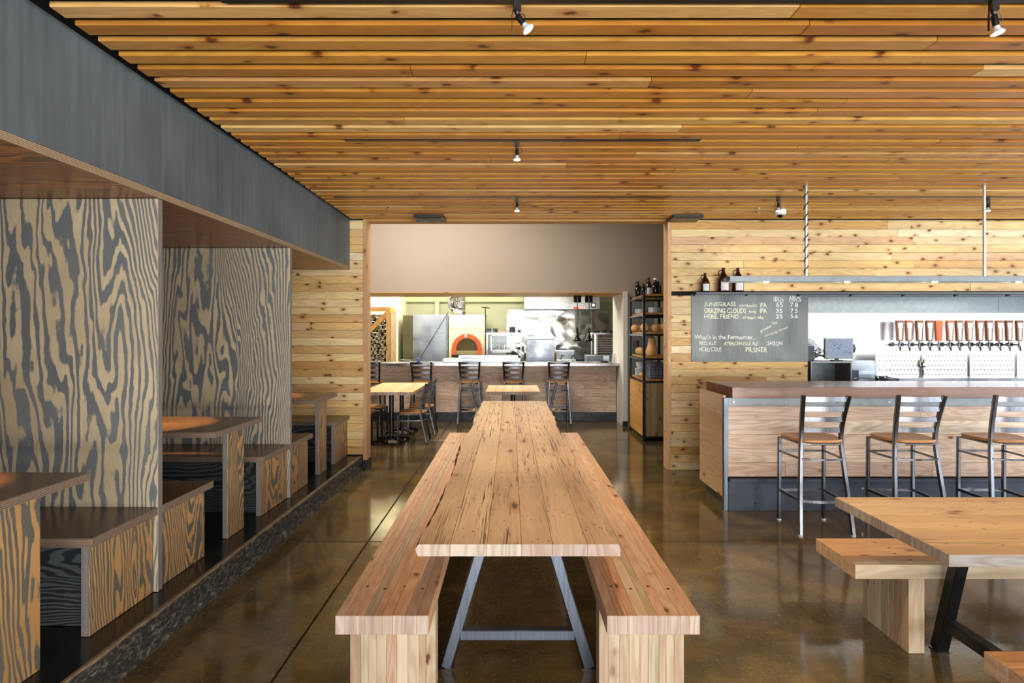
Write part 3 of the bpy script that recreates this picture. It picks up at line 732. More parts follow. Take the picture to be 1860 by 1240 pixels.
# ------------------------------------------------------------------ metal ladder-back stools and chairs
def stool(loc, rz, label, cat, group, seat_z=.735, top_z=1.09, steel='chair_steel', name='bar_stool', first=None):
    """local: back towards -Y, front towards +Y, origin on the floor between the back feet and the front feet"""
    o = thing(name, loc, label, cat, group, rz); st = M[steel]
    tall = seat_z > .6
    D = .205; hw_b = .205 if tall else .19; hw_s = .155; hw_t = .178
    for sg in (-1, 1):
        pts = [(sg * hw_b, -D - .005, .012), (sg * (hw_b * .93), -D + .03, seat_z * .35), (sg * (hw_s + .012), -D + .075, seat_z * .78), (sg * hw_s, -D + .09, seat_z),
               (sg * (hw_s + .004), -D + .075, seat_z + (top_z - seat_z) * .35), (sg * hw_t, -D + .005, top_z)]
        P = []
        for a, b in zip(pts[:-1], pts[1:]):
            for q in range(3): P.append(Vector(a).lerp(Vector(b), q / 3))
        P.append(Vector(pts[-1]))
        for _ in range(2): P = [P[0]] + [(P[i - 1] + P[i] * 2 + P[i + 1]) / 4 for i in range(1, len(P) - 1)] + [P[-1]]
        l = MB().bar(P, .033, .030, (0, 1, 0)).build('back_post', st, o, smooth=True)
        MB().lathe([(.017, 0), (.018, .012), (.014, .014)], 10).build('foot_cap', M['plate'] if steel == 'chair_steel' else st, l, (sg * hw_b, -D - .005, 0), True)
        MB().bar([(sg * .188, D, .012), (sg * .186, D - .005, seat_z - .03)], .028, .028, (0, 1, 0)).build('front_leg', st, o)
        MB().lathe([(.017, 0), (.018, .012), (.014, .014)], 10).build('foot_cap', M['plate'] if steel == 'chair_steel' else st, o, (sg * .188, D, 0), True)
    # saddle seat
    N = 10; vs = []; fs = []
    outline = []
    for q in range(28):
        a = q / 28 * 2 * math.pi; cx, sy = math.cos(a), math.sin(a)
        e = .55; x = math.copysign(abs(cx) ** e, cx); y = math.copysign(abs(sy) ** e, sy)
        outline.append((x * (.200 + .026 * y), .015 + y * .195))
    for sc, z in ((.0, -.006), (.6, -.005), (.9, .002), (.985, .003), (1.0, -.004), (.99, -.016), (.93, -.024), (0.0, -.024)):
        for x, y in outline: vs.append((x * sc, .015 + (y - .015) * sc, seat_z + z))
    K = 28
    for i in range(7):
        for q in range(K): fs.append((i * K + q, i * K + (q + 1) % K, (i + 1) * K + (q + 1) % K, (i + 1) * K + q))
    MB().add(vs, fs).build('seat', M['seat_wood'], o, smooth=True)
    # curved ladder slats
    for k in range(4):
        f = .22 + k * .24; z = seat_z + (top_z - seat_z) * f + (.0 if k < 3 else -.008)
        hw = hw_s + (hw_t - hw_s) * f; yb = -D + .09 + (.005 - .09) * f * 1.0
        pts = [(hw * u, yb - .022 * (1 - u * u) + .006, z) for u in [-1 + 2 * q / 8 for q in range(9)]]
        MB().bar(pts, .005, .040, (0, 0, 1), 0, .001).build('back_slat', st, o, smooth=True)
    def band(z, back=True, drop=.0, wd=.020, w_=None):
        w_ = w_ or .186
        for sg in (-1, 1): MB().bar([(sg * .186, D - .01, z), (sg * .182, .05, z - drop), (sg * .165, -D + .07, z)], .012, wd, (0, 0, 1)).build('side_rail', st, o, smooth=True)
        MB().bar([(-.186, D - .005, z), (.186, D - .005, z)], .012, wd, (0, 0, 1)).build('front_rail', st, o)
        MB().bar([(.16 * u, -D + .06 - .035 * (1 - u * u), z) for u in (-1, -.6, -.2, .2, .6, 1)], .010, wd, (0, 0, 1)).build('back_rail', st, o, smooth=True)
    MB().bar([(-.18, D - .02, seat_z - .032), (-.165, -D + .08, seat_z - .032), (-.1, -D + .055, seat_z - .032), (.1, -D + .055, seat_z - .032), (.165, -D + .08, seat_z - .032), (.18, D - .02, seat_z - .032), (-.18, D - .02, seat_z - .032)], .016, .016).build('seat_frame', st, o)
    if tall: band(seat_z - .15, wd=.016); band(.255, wd=.024)
    else: band(seat_z - .12, wd=.018)
    return o
s1 = stool((2.447, 4.885, 0), 0.0, 'brushed steel bar stool nearest the left end of the bar', 'bar stool', 'steel stools at the bar')
dup(s1, (3.193, 4.885, 0), R(-1), 'second brushed steel bar stool, above the corner of the right-hand table')
dup(s1, (3.955, 4.885, 0), R(-2), 'brushed steel bar stool cut by the right edge of the photo')
k1 = stool((-.726, 10.60, 0), 0, 'dark ladder-back stool at the kitchen counter, below the brick oven', 'bar stool', 'dark stools at the kitchen counter', steel='chair_dark')
dup(k1, (-2.455, 10.60, 0), 0, 'dark ladder-back stool at the kitchen counter, half hidden by the cedar door jamb')
dup(k1, (-1.56, 10.60, 0), 0, 'dark ladder-back stool at the kitchen counter, behind the left square table')
dup(k1, (.035, 10.60, 0), 0, 'dark ladder-back stool at the kitchen counter, straight behind the small central table')
dup(k1, (.82, 10.60, 0), 0, 'dark ladder-back stool at the kitchen counter, nearest the shelf unit')
c1 = stool((-1.42, 8.80, 0), R(90), 'low ladder-back chair on the right of the left nook table, nearer the viewer', 'chair', 'low chairs around the nook tables', .445, .86, 'chair_dark', 'dining_chair')
dup(c1, (-1.40, 9.52, 0), R(92), 'low ladder-back chair on the right of the left nook table, farther from the viewer')
dup(c1, (-2.20, 8.80, 0), R(-90), 'low ladder-back chair on the left of the left nook table, nearer the viewer')
dup(c1, (-2.19, 9.45, 0), R(-90), 'low ladder-back chair on the left of the left nook table, farther from the viewer')
dup(c1, (-.40, 8.95, 0), R(-88), 'low ladder-back chair on the left of the small central nook table')
dup(c1, (.47, 8.95, 0), R(86), 'low ladder-back chair on the right of the small central nook table')

def nook_table(x0, x1, y0, y1, peds, label, n):
    o = thing('nook_table', ((x0 + x1) / 2, (y0 + y1) / 2, 0), label, 'table', 'thick wooden tables in the nook')
    W2, D2 = (x1 - x0) / 2, (y1 - y0) / 2
    for i in range(n):
        a = -W2 + 2 * W2 * i / n; b = -W2 + 2 * W2 * (i + 1) / n
        MB().cbox(a + .0005, b - .0005, -D2, D2, TZ - .045, TZ, .003, [0, 0, 1, 1, 0, 0]).build('table_plank', [M['table_fir'], M['end_fir']], o)
    for py in peds:
        m = MB(); m.lathe([(.0, .02), (.05, .03), (.045, .06), (.036, .08), (.036, TZ - .06), (.05, TZ - .045)], 14, c=(0, py, 0))
        m.build('pedestal', M['black_metal'], o, smooth=True)
        m = MB()
        for a in range(4):
            an = R(45 + 90 * a); dx, dy = math.cos(an), math.sin(an)
            m.bar([(dx * .03, py + dy * .03, .065), (dx * .18, py + dy * .18, .045), (dx * .29, py + dy * .29, .024)], .05, .032)
            m.lathe([(0, 0), (.026, .002), (.028, .012), (.02, .03), (0, .036)], 10, c=(dx * .29, py + dy * .29, 0))
        m.build('cross_base', M['black_metal'], o, smooth=True)
        MB().box(-.16, .16, py - .05, py + .05, TZ - .052, TZ - .0455).build('mounting_plate', M['black_metal'], o)
    return o
nook_table(-2.13, -1.375, 8.38, 10.0, (-.39, .43), 'thick wooden nook table on two black pedestals, beside the cedar door jamb', 7)
nook_table(-.36, .405, 8.45, 9.5, (0,), 'small thick-topped nook table right behind the end of the long table', 6)

# ------------------------------------------------------------------ bar
bar = thing('bar_counter', (1.89, 5.355, 0), 'long bar counter with pale oak front and thick brown wooden top', 'bar counter')
XR = 5.5
MB().box(.03, XR, .03, .62, .11, 1.0).build('carcass', M['black_void'], bar)
top = MB(); e = [1, 1, 0, 0, 0, 0]
for a, b in ((-.055, .19), (.191, .42), (.421, .65)):
    MB().cbox(.05, XR, a, b, 1.004, 1.10, .003, e).build('top_plank', [M['bar_top'], M['bar_end']], bar)
# front boards
z = .30; r_ = random.Random(31)
for k in range(5):
    z2 = z + .1255; x = .03; off = r_.uniform(.5, 1.8)
    while x < XR:
        x2 = min(XR, x + (off if x < .1 else r_.uniform(1.2, 2.2)))
        MB().cbox(x + .0005, x2 - .0005, 0.006, .028, z + .0008, z2 - .0008, .001).build('front_board', M['bar_front'], bar); x = x2
    z = z2
MB().cbox(.03, XR, -.004, .02, .928, 1.003, .002).build('steel_band', M['galv'], bar)
for q in range(12): MB().lathe([(.009, 0), (.009, .004), (.005, .006), (0, .006)], 10, ax='Y').build('bolt', M['chrome'], bar, (.08 + q * .46, -.010, .965), True)
MB().cbox(-.006, .032, -.008, .03, .0, 1.003, .002).build('corner_angle', M['raw_steel'], bar)
MB().cbox(.033, XR, -.012, .03, .0, .262, .002).build('kick_plate', M['dark_steel'], bar)
MB().cbox(.035, XR, -.05, .028, .263, .292, .002).build('foot_ledge', M['dark_steel'], bar)
for q in range(6):
    for zz in (.07, .20): MB().lathe([(.008, 0), (.008, .003), (0, .005)], 10, ax='Y').build('bolt', M['chrome'], bar, (.27 + q * .95, -.017, zz), True)
z = .11
for hgt in (.28, .27, .18, .18):
    MB().cbox(0, .028, .032, .70, z + .0006, z + hgt - .0006, .001).build('side_board', M['bar_side'], bar); z += hgt
MB().box(.06, .10, .03, .69, 0, .11).build('toe_kick', M['black'], bar)

# hanging steel light rail over the bar
rail = thing('light_rail', (1.92, 5.32, HC), 'long horizontal galvanised steel rail hung on pipes above the bar', 'light rail')
m = MB(); m.box(.0, 3.6, -.025, -.020, 2.03 - HC, 2.077 - HC); m.box(0, 3.6, .12, .125, 2.03 - HC, 2.077 - HC); m.box(0, 3.6, -.02, .12, 2.072 - HC, 2.077 - HC)
m.build('steel_channel', M['galv'], rail)
MB().box(-.035, .0, .02, .09, 2.035 - HC, 2.06 - HC).build('end_bracket', M['dark_steel'], rail)
for xx in (.689, 2.268):
    p = MB().tube([(xx, .02, 2.05 - HC), (xx, .02, 0.03)], .0125, 12).build('hanger_pipe', M['pipe'], rail, smooth=True)
pts = []
for q in range(121):
    z = (2.08 - HC) + (HC - 2.08) * q / 120; a = q / 120 * 2 * math.pi * 8.5
    pts.append((.689 + .0165 * math.cos(a), .02 + .0165 * math.sin(a), z))
MB().tube(pts, .0045, 6).build('coiled_cable', M['black'], rail, smooth=True)
for xx in (.35, 1.07, 1.85, 2.6):
    MB().lathe([(.02, 0), (.022, .012)], 12).build('small_lamp', M['bulb'], rail, (xx, .05, 2.024 - HC))

# chalkboard
cb = thing('chalkboard', (2.07, YP - .012, 1.247), 'grey steel chalkboard menu with handwritten beer list, left of the taps', 'chalkboard')
MB().cbox(0, 1.345, 0, .006, 0, .775, .001).build('board_sheet', M['chalkboard'], cb)
def cpx(px, py): return ((px - 929) * YP / F - 2.07, CAMH + (606 - py) * YP / F - 1.247)
def T(txt, xa, xb, yt, yb, mat='chalk', rot=0.0):
    """place words by where they stand on the board (photo pixels on the board plane)"""
    x, z = cpx(xa, yb); x2, z2 = cpx(xb, yt)
    L = math.hypot(x2 - x, (CAMH + (606 - yb) * YP / F) - (CAMH + (606 - yb) * YP / F)) if not rot else (xb - xa) * YP / F / math.cos(rot)
    chalk_text(txt, x, z, (yb - yt) * YP / F, L, M[mat], cb, -.0015, rot)
zx, zy = 5.637, 5.637
def C(txt, x0, x1, y0, y1, mat='chalk', rot=0.0): T(txt, 1200 + x0 / zx, 1200 + x1 / zx, 460 + y0 / zy, 460 + y1 / zy, mat, rot)
C('JUNEGRASS', 440, 765, 500, 552); C('northwest', 803, 985, 515, 552); C('IPA', 1013, 1080, 506, 556)
C('GRAZING CLOUDS', 440, 870, 562, 614); C('hazy', 900, 975, 585, 618); C('IPA', 1013, 1080, 565, 612)
C('HERE, FRIEND', 443, 795, 625, 675); C('cream ale', 835, 1048, 637, 672)
C('IBUs', 1152, 1250, 446, 492, 'chalk_white'); C('ABV%', 1308, 1432, 440, 488, 'chalk_white')
C('65', 1175, 1245, 505, 553, 'chalk_white'); C('7.8', 1322, 1400, 505, 553, 'chalk_white')
C('35', 1175, 1240, 570, 612, 'chalk_white'); C('7.5', 1325, 1397, 568, 610, 'chalk_white')
C('25', 1172, 1242, 628, 668, 'chalk_white'); C('5.6', 1325, 1397, 625, 665, 'chalk_white')
C("What's in the Fermenter...", 342, 970, 832, 880, 'chalk_white')
C('RED ALE', 393, 562, 900, 938); C('AMERICAN PALE ALE', 645, 990, 903, 942); C('SAISON', 1088, 1240, 900, 942, 'chalk_white')
C('NITRO STOUT', 393, 620, 962, 1005, 'chalk_white'); C('PILSNER', 866, 1085, 960, 1010)
C('growler fills', 1022, 1195, 785, 820, 'chalk', R(30)); C('coming soon!', 1065, 1300, 835, 863, 'chalk', R(22))
for x0_, x1_, yy_ in ((1155, 1250, 498), (1305, 1432, 492)):
    x, z = cpx(1200 + x0_ / zx, 460 + yy_ / zy); x2, _ = cpx(1200 + x1_ / zx, 0)
    MB().box(x, x2, -.002, 0, z - .0012, z + .0012).build('chalk_underline', M['chalk_white'], cb)
for q in ((345, 492), (742, 492), (1125, 492), (1470, 492), (345, 1020), (742, 1020), (1120, 1020), (1472, 1020)):
    x, z = cpx(1200 + q[0] / zx, 460 + q[1] / zy)
    MB().lathe([(.008, 0), (.008, -.003), (0, -.005)], 10, ax='Y').build('bolt', M['galv'], cb, (x, 0, z), True)

# steel shelf over the chalkboard and the taps
sh = thing('wall_shelf', (2.07, YP, 2.012), 'long thin dark steel wall shelf above the chalkboard and the taps', 'shelf')
m = MB(); m.box(0, 5.3, -.2, -.001, .024, .03); m.box(0, 5.3, -.2, -.195, 0, .03)
m.build('shelf_plate', M['shelf_steel'], sh)
for q in range(9): MB().prism([(-.19, .024), (-.002, .024), (-.002, -.012), (-.02, -.012)], .0, .006, 'X').build('bracket', M['shelf_steel'], sh, (.02 + q * .6, 0, 0))

def growler(loc, r, h, label, glassmat='amber', lab=True, rz=0.0, cap=False, name='growler', cat='bottle', group=None, handle=True):
    o = thing(name, loc, label, cat, group, rz)
    prof = [(0, 0), (r * .92, 0), (r, h * .03), (r, h * .46), (r * .93, h * .55), (r * .62, h * .70), (r * .33, h * .80), (r * .27, h * .88), (r * .27, h * .965), (r * .32, h * .97), (r * .32, h), (0, h)]
    MB().lathe(prof, 24).build('bottle_body', M[glassmat], o, smooth=True)
    if handle:
        pts = [(-r * .30, 0, h * .90), (-r * .62, 0, h * .905), (-r * .84, 0, h * .84), (-r * .86, 0, h * .74), (-r * .72, 0, h * .66)]
        MB().tube(pts, r * .085, 8, hint=(0, 1, 0)).build('handle', M[glassmat], o, smooth=True)
    if lab:
        vs = []; fs = []
        for i in range(9):
            a = R(-90 - 42 + 84 * i / 8)
            for z in (h * .06, h * .43): vs.append((r * 1.012 * math.cos(a), r * 1.012 * math.sin(a), z))
        for i in range(8): fs.append((2 * i, 2 * i + 2, 2 * i + 3, 2 * i + 1))
        MB().add(vs, fs).build('paper_label', M['label'], o, smooth=True)
    if cap: MB().lathe([(r * .5, h * .93), (r * .52, h * .94), (r * .5, h * 1.06), (0, h * 1.07)], 16).build('white_lid', M['white'], o, smooth=True)
    return o
zsh = 2.0425
growler((2.200, 6.85, zsh), .052, .215, 'small amber glass growler at the left end of the wall shelf', group='growlers on the wall shelf')
growler((2.408, 6.85, zsh), .064, .275, 'large amber glass growler, middle of three on the wall shelf', group='growlers on the wall shelf')
growler((2.573, 6.85, zsh), .064, .275, 'large amber glass growler partly behind the hanging rail', group='growlers on the wall shelf')

# ------------------------------------------------------------------ back bar niche
YN = 7.55
struct(MB().box(3.40, 7.48, YN + .01, YN + .12, 0, 2.2).build('wall_niche_back', M['greywall']))
struct(MB().box(3.30, 3.415, YPB, YN + .05, 0, 2.2).build('wall_niche_left', M['greywall']))
struct(MB().box(7.32, 7.48, YPB, YN + .05, 0, 2.2).build('wall_niche_right', M['greywall']))
struct(MB().box(3.30, 7.48, YPB, YN + .1, 2.03, 2.2).build('ceiling_niche', M['steel_dull']))
bs = thing('steel_backsplash', (3.415, YN, .93), 'polished stainless backsplash behind the beer taps', 'backsplash')
MB().cbox(0, 3.9, 0, .008, 0, .905, .001).build('lower_sheet', M['bar_steel'], bs)
for a, b in ((0, 2.66), (2.664, 3.9)): MB().cbox(a, b, -.03, .006, .90, 1.099, .001).build('upper_panel', M['galv'], bs)
bc = thing('back_counter', (3.44, 6.96, 0), 'stainless back counter under the taps', 'counter')
MB().cbox(0, 3.86, 0, .585, .89, .93, .002).build('worktop', M['steel'], bc)
MB().cbox(.01, 3.84, .03, .57, .0, .889, .002).build('cabinet_body', M['steel_dull'], bc)
# tap tower box with perforated drip sheets
dt = thing('drip_station', (4.52, 7.0, .93), 'stainless drip ledge with three perforated splash sheets below the taps', 'drip tray')
MB().cbox(-.03, 2.3, .0, .50, .0, .125, .003).build('drip_ledge', M['steel'], dt)
for i, (a, b) in enumerate(((-.11, .43), (.46, 1.0), (1.03, 1.57), (1.6, 2.14))):
    p = MB().cbox(a, b, .30, .306, .127, .40, .001).build('perforated_sheet', M['bar_steel'], dt)
    m = MB()
    for r2 in range(5):
        for q in range(12):
            m.lathe([(.0075, 0), (.0075, -.0014), (0, -.0014)], 8, c=(a + .03 + q * .0425 + (.02 if r2 % 2 else 0), .2996, .148 + r2 * .055), ax='Y')
    tag(m.build('sheet_holes', M['black'], p), kind='stuff')
m = MB(); m.lathe([(.012, 0), (.012, .12)], 12, c=(.445, .27, .127)); m.lathe([(0, .13), (.03, .14), (.035, .19), (.01, .24), (0, .25)], 14, c=(.445, .27, .10)); m.box(.437, .453, .26, .28, .34, .4)
m.build('rinser_knob', M['chrome'], dt, smooth=True)
cz_ = [240, 362, 497, 627, 748, 893, 1013, 1145, 1280, 1403, 1537, 1660, 1795]
def tap(px, label, orange=False, tilt=0.0):
    x = (px - 929) * 7.38 / F
    o = thing('beer_tap', (x, 7.38, 1.36), label, 'beer tap', 'beer taps on the steel wall')
    h0 = .118; h1 = .374
    def taper(z0, z1, w0, w1, y0, y1, mat, nm, par):
        m = MB(); m.add([(-w0, y0, z0), (w0, y0, z0), (w0, y1, z0), (-w0, y1, z0), (-w1, y0, z1), (w1, y0, z1), (w1, y1, z1), (-w1, y1, z1)],
                        [(0, 1, 2, 3), (4, 5, 6, 7), (0, 1, 5, 4), (1, 2, 6, 5), (2, 3, 7, 6), (3, 0, 4, 7)])
        return m.build(nm, M[mat], par)
    hd = taper(h0, h1, .030, .043, -.018, .018, 'tap_orange' if orange else 'tap_wood', 'tap_handle', o)
    if not orange:
        taper(h0 + .02, h0 + .16, .020, .024, -.0205, -.0182, 'tap_low', 'lower_plate', hd)
        taper(h0 + .016, h0 + .16, .008, .009, -.022, -.0206, 'tap_plate', 'white_stripe', hd)
        taper(h0 + .16, h1 - .03, .024, .029, -.0215, -.0182, 'tap_plate', 'white_badge', hd)
    MB().lathe([(.008, h0), (.010, .09), (.014, .07), (.010, .05), (.010, .03), (0, .028)], 12).build('tap_collar', M['tap_chrome'], o, smooth=True)
    MB().tube([(0, .16, .075), (0, .03, .075), (0, -.005, .06), (0, -.02, .03), (0, -.022, .0)], .012, 10, hint=(1, 0, 0)).build('spout', M['tap_chrome'], o, smooth=True)
    MB().lathe([(.022, .15), (.024, .162), (.012, .145)], 16, ax='Y', c=(0, 0, .075)).build('wall_flange', M['tap_chrome'], o, smooth=True)
    return o
ordw = ['first', 'second', 'third', 'fourth', 'fifth', 'sixth', 'seventh', 'eighth', 'ninth', 'tenth', 'eleventh', 'twelfth', 'thirteenth']
for i, c in enumerate(cz_):
    px = 1600 + c / 7.154
    tap(px, ('orange wooden tap handle without a white badge, among the brown ones' if i == 4 else 'brown tap handle with white badge, %s from the left of the row' % ordw[i]), i == 4)
    xb = (px - 929 - 9) * 7.50 / F
    m = MB(); m.lathe([(0, -.008), (.022, -.007), (.033, -.002), (.033, 0)], 16, ax='Y')  # invented dark disc in place of a tap collar mirrored in the steel
    b = m.build('tap_reflection_disc', M['black'], None, (xb, YN - .004, 1.437), True); tag(b, 'small round dark disc shaped as a tap collar reflection on the steel wall, just left of the %s tap' % ordw[i], 'badge', 'reflection discs between the taps')
    b.scale = (1, 1, .85)
    MB().box(-.012, .012, -.0095, -.0078, -.004, .004).build('white_mark', M['white'], b)

# items on the back counter
def pxy(px, py, Y): return ((px - 929) * Y / F, CAMH + (606 - py) * Y / F)
cx, _ = pxy(1471, 0, 7.02); cx2, cz = pxy(1546, 656, 7.02)
cbn = thing('open_cabinet', (cx, 7.0, .93), 'grey laminate open box cabinet under the till monitor', 'cabinet')
W_ = cx2 - cx; H_ = cz - .93
for a in ((0, .018, 0, .35, 0, H_), (W_ - .018, W_, 0, .35, 0, H_), (.018, W_ - .018, 0, .35, H_ - .018, H_), (.018, W_ - .018, 0, .35, 0, .018), (.018, W_ - .018, .338, .35, .018, H_ - .018)):
    MB().cbox(*a, .001, [1, 1, 2, 0, 1, 1]).build('cabinet_panel', [M['slate'], flat('laminate_brown', '#5a4c48', .5), M['galv']], cbn)
mx, mz = pxy(1527, 633, 7.05)
mo = thing('till_monitor', (mx, 7.10, cz + .0), 'grey framed till monitor on top of the open cabinet', 'monitor')
zz = mz - cz
MB().cbox(-.168, .168, -.02, .02, zz - .12, zz + .125, .006).build('monitor_frame', M['galv'], mo)
MB().box(-.146, .146, -.0225, -.0202, zz - .098, zz + .107).build('screen', M['screen'], mo)
m = MB(); r_ = random.Random(2)
for q in range(60):
    x = r_.uniform(-.12, .13); z = zz + .1 - (x + .14) * .62 + r_.gauss(0, .03)
    if zz - .09 < z < zz + .1: m.box(x, x + r_.uniform(.004, .018), -.0235, -.0226, z, z + r_.uniform(.003, .008))
m.build('screen_pattern', flat('screen_dark', '#2c3350', .4), mo)
m = MB(); m.box(-.05, .05, .0, .1, 0, .012); m.box(-.02, .02, .03, .05, .01, zz); m.build('stand', M['black'], mo)
MB().lathe([(.0, -.06), (.03, -.05), (.045, 0), (.03, .05), (0, .06)], 12, c=(.175, .03, zz)).build('card_reader', M['dark_steel'], mo, smooth=True)
px_, pz_ = pxy(1473, 636, 7.1)
rb = thing('router_box', (px_ + .01, 7.15, cz), 'black network box with cables left of the till monitor', 'router')
MB().cbox(-.05, .04, -.03, .03, 0.0, .18, .003).build('box_shell', M['black'], rb)
MB().box(.04, .19, -.02, .0, .05, .075).build('bracket_arm', M['black'], rb)
r_ = random.Random(8)
for q in range(9):
    pts = [(r_.uniform(0, .2), r_.uniform(-.03, .03), r_.uniform(.01, .16)) for _ in range(6)]
    P = [Vector(p) for p in pts]; QQ = []
    for i in range(len(P) - 3):
        for s_ in range(6):
            u = s_ / 6; p0, p1, p2, p3 = P[i:i + 4]
            QQ.append(.5 * ((2 * p1) + (-p0 + p2) * u + (2 * p0 - 5 * p1 + 4 * p2 - p3) * u * u + (-p0 + 3 * p1 - 3 * p2 + p3) * u ** 3))
    MB().tube(QQ, .004, 6).build('cable', M['black'], rb, smooth=True)
for q, (a, b) in enumerate(((.33, .14), (.26, .11), (.2, .06))):
    pts = [(-.04, .02, a), (.02, .02, a - .01), (b * .8, .02, a - .07), (b, 0, a - .13), (b - .02, 0, .08)]
    MB().tube(pts, .003, 6).build('cable', M['black'], rb, smooth=True)
kx, _ = pxy(1554, 0, 7.05)
o = thing('card_terminal', (kx, 7.05, .93), 'small dark grey box right of the open cabinet', 'box')
zt_ = pxy(0, 672, 7.05)[1] - .93
MB().cbox(-.045, .04, 0, .08, 0, zt_, .004).build('case', M['dark_steel'], o)
MB().box(-.02, .012, -.0012, 0, zt_ * .55, zt_ * .55 + .006).build('white_mark', M['white'], o)
ix, iz = pxy(1568, 655, 7.3)
o = thing('ice_bin', (ix, 7.3, .93), 'pale stainless bin behind the small dark box', 'bin')
MB().cbox(-.14, .145, 0, .2, 0, iz - .93, .004).build('bin_body', M['steel_dull'], o)
MB().box(-.08, .10, -.004, 0, .10, .11).build('slot', M['dark_steel'], o)
gob = None
for gx, lab in ((1596, 'clear stemmed beer glass on the back counter, nearer the steel bin'), (1609, 'clear stemmed beer glass on the back counter, nearer the perforated sheets')):
    x, z = pxy(gx, 661, 7.12)
    if gob is None:
        gob = thing('goblet', (x, 7.12, .93), lab, 'glass', 'stemmed glasses on the back counter')
        MB().lathe([(.0, .002), (.034, .004), (.005, .014), (.005, .12), (.03, .145), (.043, .19), (.040, .25), (.036, .285), (.034, .285), (.038, .25), (.041, .19), (.028, .148), (0, .13)], 18).build('bowl', M['glass'], gob, smooth=True)
    else: dup(gob, (x, 7.12, .93), 0, lab)
tx, _ = pxy(1632, 0, 6.99)
o = MB().cbox(-.07, .07, 0, .1, 0, .118, .003).build('bar_caddy', M['dark_steel'], None, (tx - .07, 6.97, .93)); tag(o, 'low dark grey box beside the stemmed glasses', 'box')

# ------------------------------------------------------------------ ceiling fixtures
def track(x0, x1, y, label, z=HC):
    o = thing('light_track', (x0, y, z), label, 'light track', 'black light tracks in the ceiling')
    MB().cbox(0, x1 - x0, -.018, .018, -.005, .03, .002).build('track_bar', M['black'], o)
    return o
track(-1.14, 7.3, 2.362, 'black light track along the very top edge of the photo', HC - .0)
gapof = lambda y: min((r + PITCH / 2 for r in rows), key=lambda q: abs(q - y))
T2 = gapof(4.07); T3 = gapof(5.775)
for x0_, x1_, y_, l_ in ((-1.13, 1.28, T2, 'black light track in a gap of the ceiling boards, middle row'), (-1.7, 7.3, T3, 'black light track in a gap of the ceiling boards, row nearest the cedar wall')):
    o = thing('light_track', (x0_, y_, HC), l_, 'light track', 'black light tracks in the ceiling')
    MB().cbox(0, x1_ - x0_, -.021, .021, -.002, .03, .002).build('track_bar', M['black'], o)
def spotlamp(x, y, label, tiltx=0.0, tilty=0.0, yoke=1):
    o = thing('track_spotlight', (x, y, HC), label, 'spotlight', 'spotlights on the ceiling tracks'); o.scale = (.56, .56, .56)
    MB().cbox(-.028, .028, -.02, .02, -.075, -.002, .004).build('track_adapter', M['black'], o)
    MB().lathe([(.012, -.1), (.018, -.09), (.018, -.074)], 12).build('swivel', M['black'], o, smooth=True)
    MB().bar([(yoke * .03, 0, -.072), (yoke * .036, 0, -.11), (yoke * .036, 0, -.215)], .004, .018, (0, 1, 0)).build('yoke', M['black'], o)
    hd = bpy.data.objects.new('lamp_head', MB().lathe([(0, .0), (.018, 0), (.021, -.006), (.021, -.075), (.016, -.078)], 16).mesh('lamp_head', [M['black_metal']], True))
    COL.objects.link(hd); hd.parent = o; hd.location = (0, 0, -.105); hd.rotation_euler = (tiltx, tilty, 0)
    MB().lathe([(.016, -.074), (.020, -.082), (.024, -.10), (.040, -.115), (.046, -.125), (.044, -.130)], 18).build('bulb_neck', M['plate'], hd, smooth=True)
    MB().lathe([(0, -.137), (.03, -.135), (.042, -.128), (.042, -.126), (0, -.126)], 18).build('bulb_lens', M['bulb'], hd, smooth=True)
    pts = [(-yoke * .005, 0, -.09), (-yoke * .05, 0, -.10), (-yoke * .062, 0, -.14), (-yoke * .03, 0, -.16), (-yoke * .015, 0, -.15)]
    MB().tube(pts, .0035, 6, hint=(0, 1, 0)).build('lead_wire', M['black'], o, smooth=True)
    return o
spotlamp(.022, 2.366, 'tilted track spotlight at the top centre of the photo', 0, R(-38), -1)
spotlamp(1.893, 2.366, 'track spotlight at the top right corner of the photo', R(0), R(-12), -1)
spotlamp(.037, T2, 'track spotlight in the middle of the ceiling, halfway to the opening', 0, 0, -1)
spotlamp(.053, T3, 'track spotlight just above the opening to the kitchen nook', 0, 0, 1)
spotlamp(2.555, T3, 'track spotlight beside the white dome camera', 0, 0, 1)
spotlamp(4.56, T3, 'track spotlight behind the right hanging pipe of the steel rail', 0, 0, 1)
o = thing('dome_camera', (2.83, 6.35, HC), 'white security dome on the ceiling near the bar pipes', 'camera')
MB().lathe([(.0, -.002), (.055, -.002), (.06, -.02), (.055, -.055), (.035, -.06), (0, -.06)], 20).build('dome_base', M['white'], o, smooth=True)
MB().lathe([(.034, -.058), (.03, -.075), (.015, -.088), (0, -.09)], 16).build('dome_lens', M['black_gloss'], o, smooth=True)
for x, y, l in ((2.58, 6.30, 'small sprinkler head on the ceiling, left of the white dome'), (-1.27, 6.25, 'small sprinkler head on the ceiling above the left cedar wall')):
    o = thing('sprinkler', (x, y, HC), l, 'sprinkler')
    MB().lathe([(.022, 0), (.022, -.006), (.006, -.01), (.006, -.03), (0, -.03)], 12).build('sprinkler_body', M['chrome'], o, smooth=True)
    MB().lathe([(0, -.042), (.016, -.042), (.016, -.045), (0, -.045)], 12).build('deflector', M['chrome'], o)
for x0_, l_ in ((-1.075, 'black ceiling vent box above the left part of the opening'), (1.775, 'black ceiling vent box above the right corner of the opening')):
    o = thing('ceiling_vent', (x0_ + .165, 6.75, HC), l_, 'vent', 'vent boxes above the opening')
    MB().cbox(-.165, .165, -.15, .15, -.035, -.001, .004).build('vent_box', M['black'], o)
    MB().cbox(-.12, .12, -.11, .11, -.038, -.0355, .001).build('vent_plate', M['black_metal'], o)

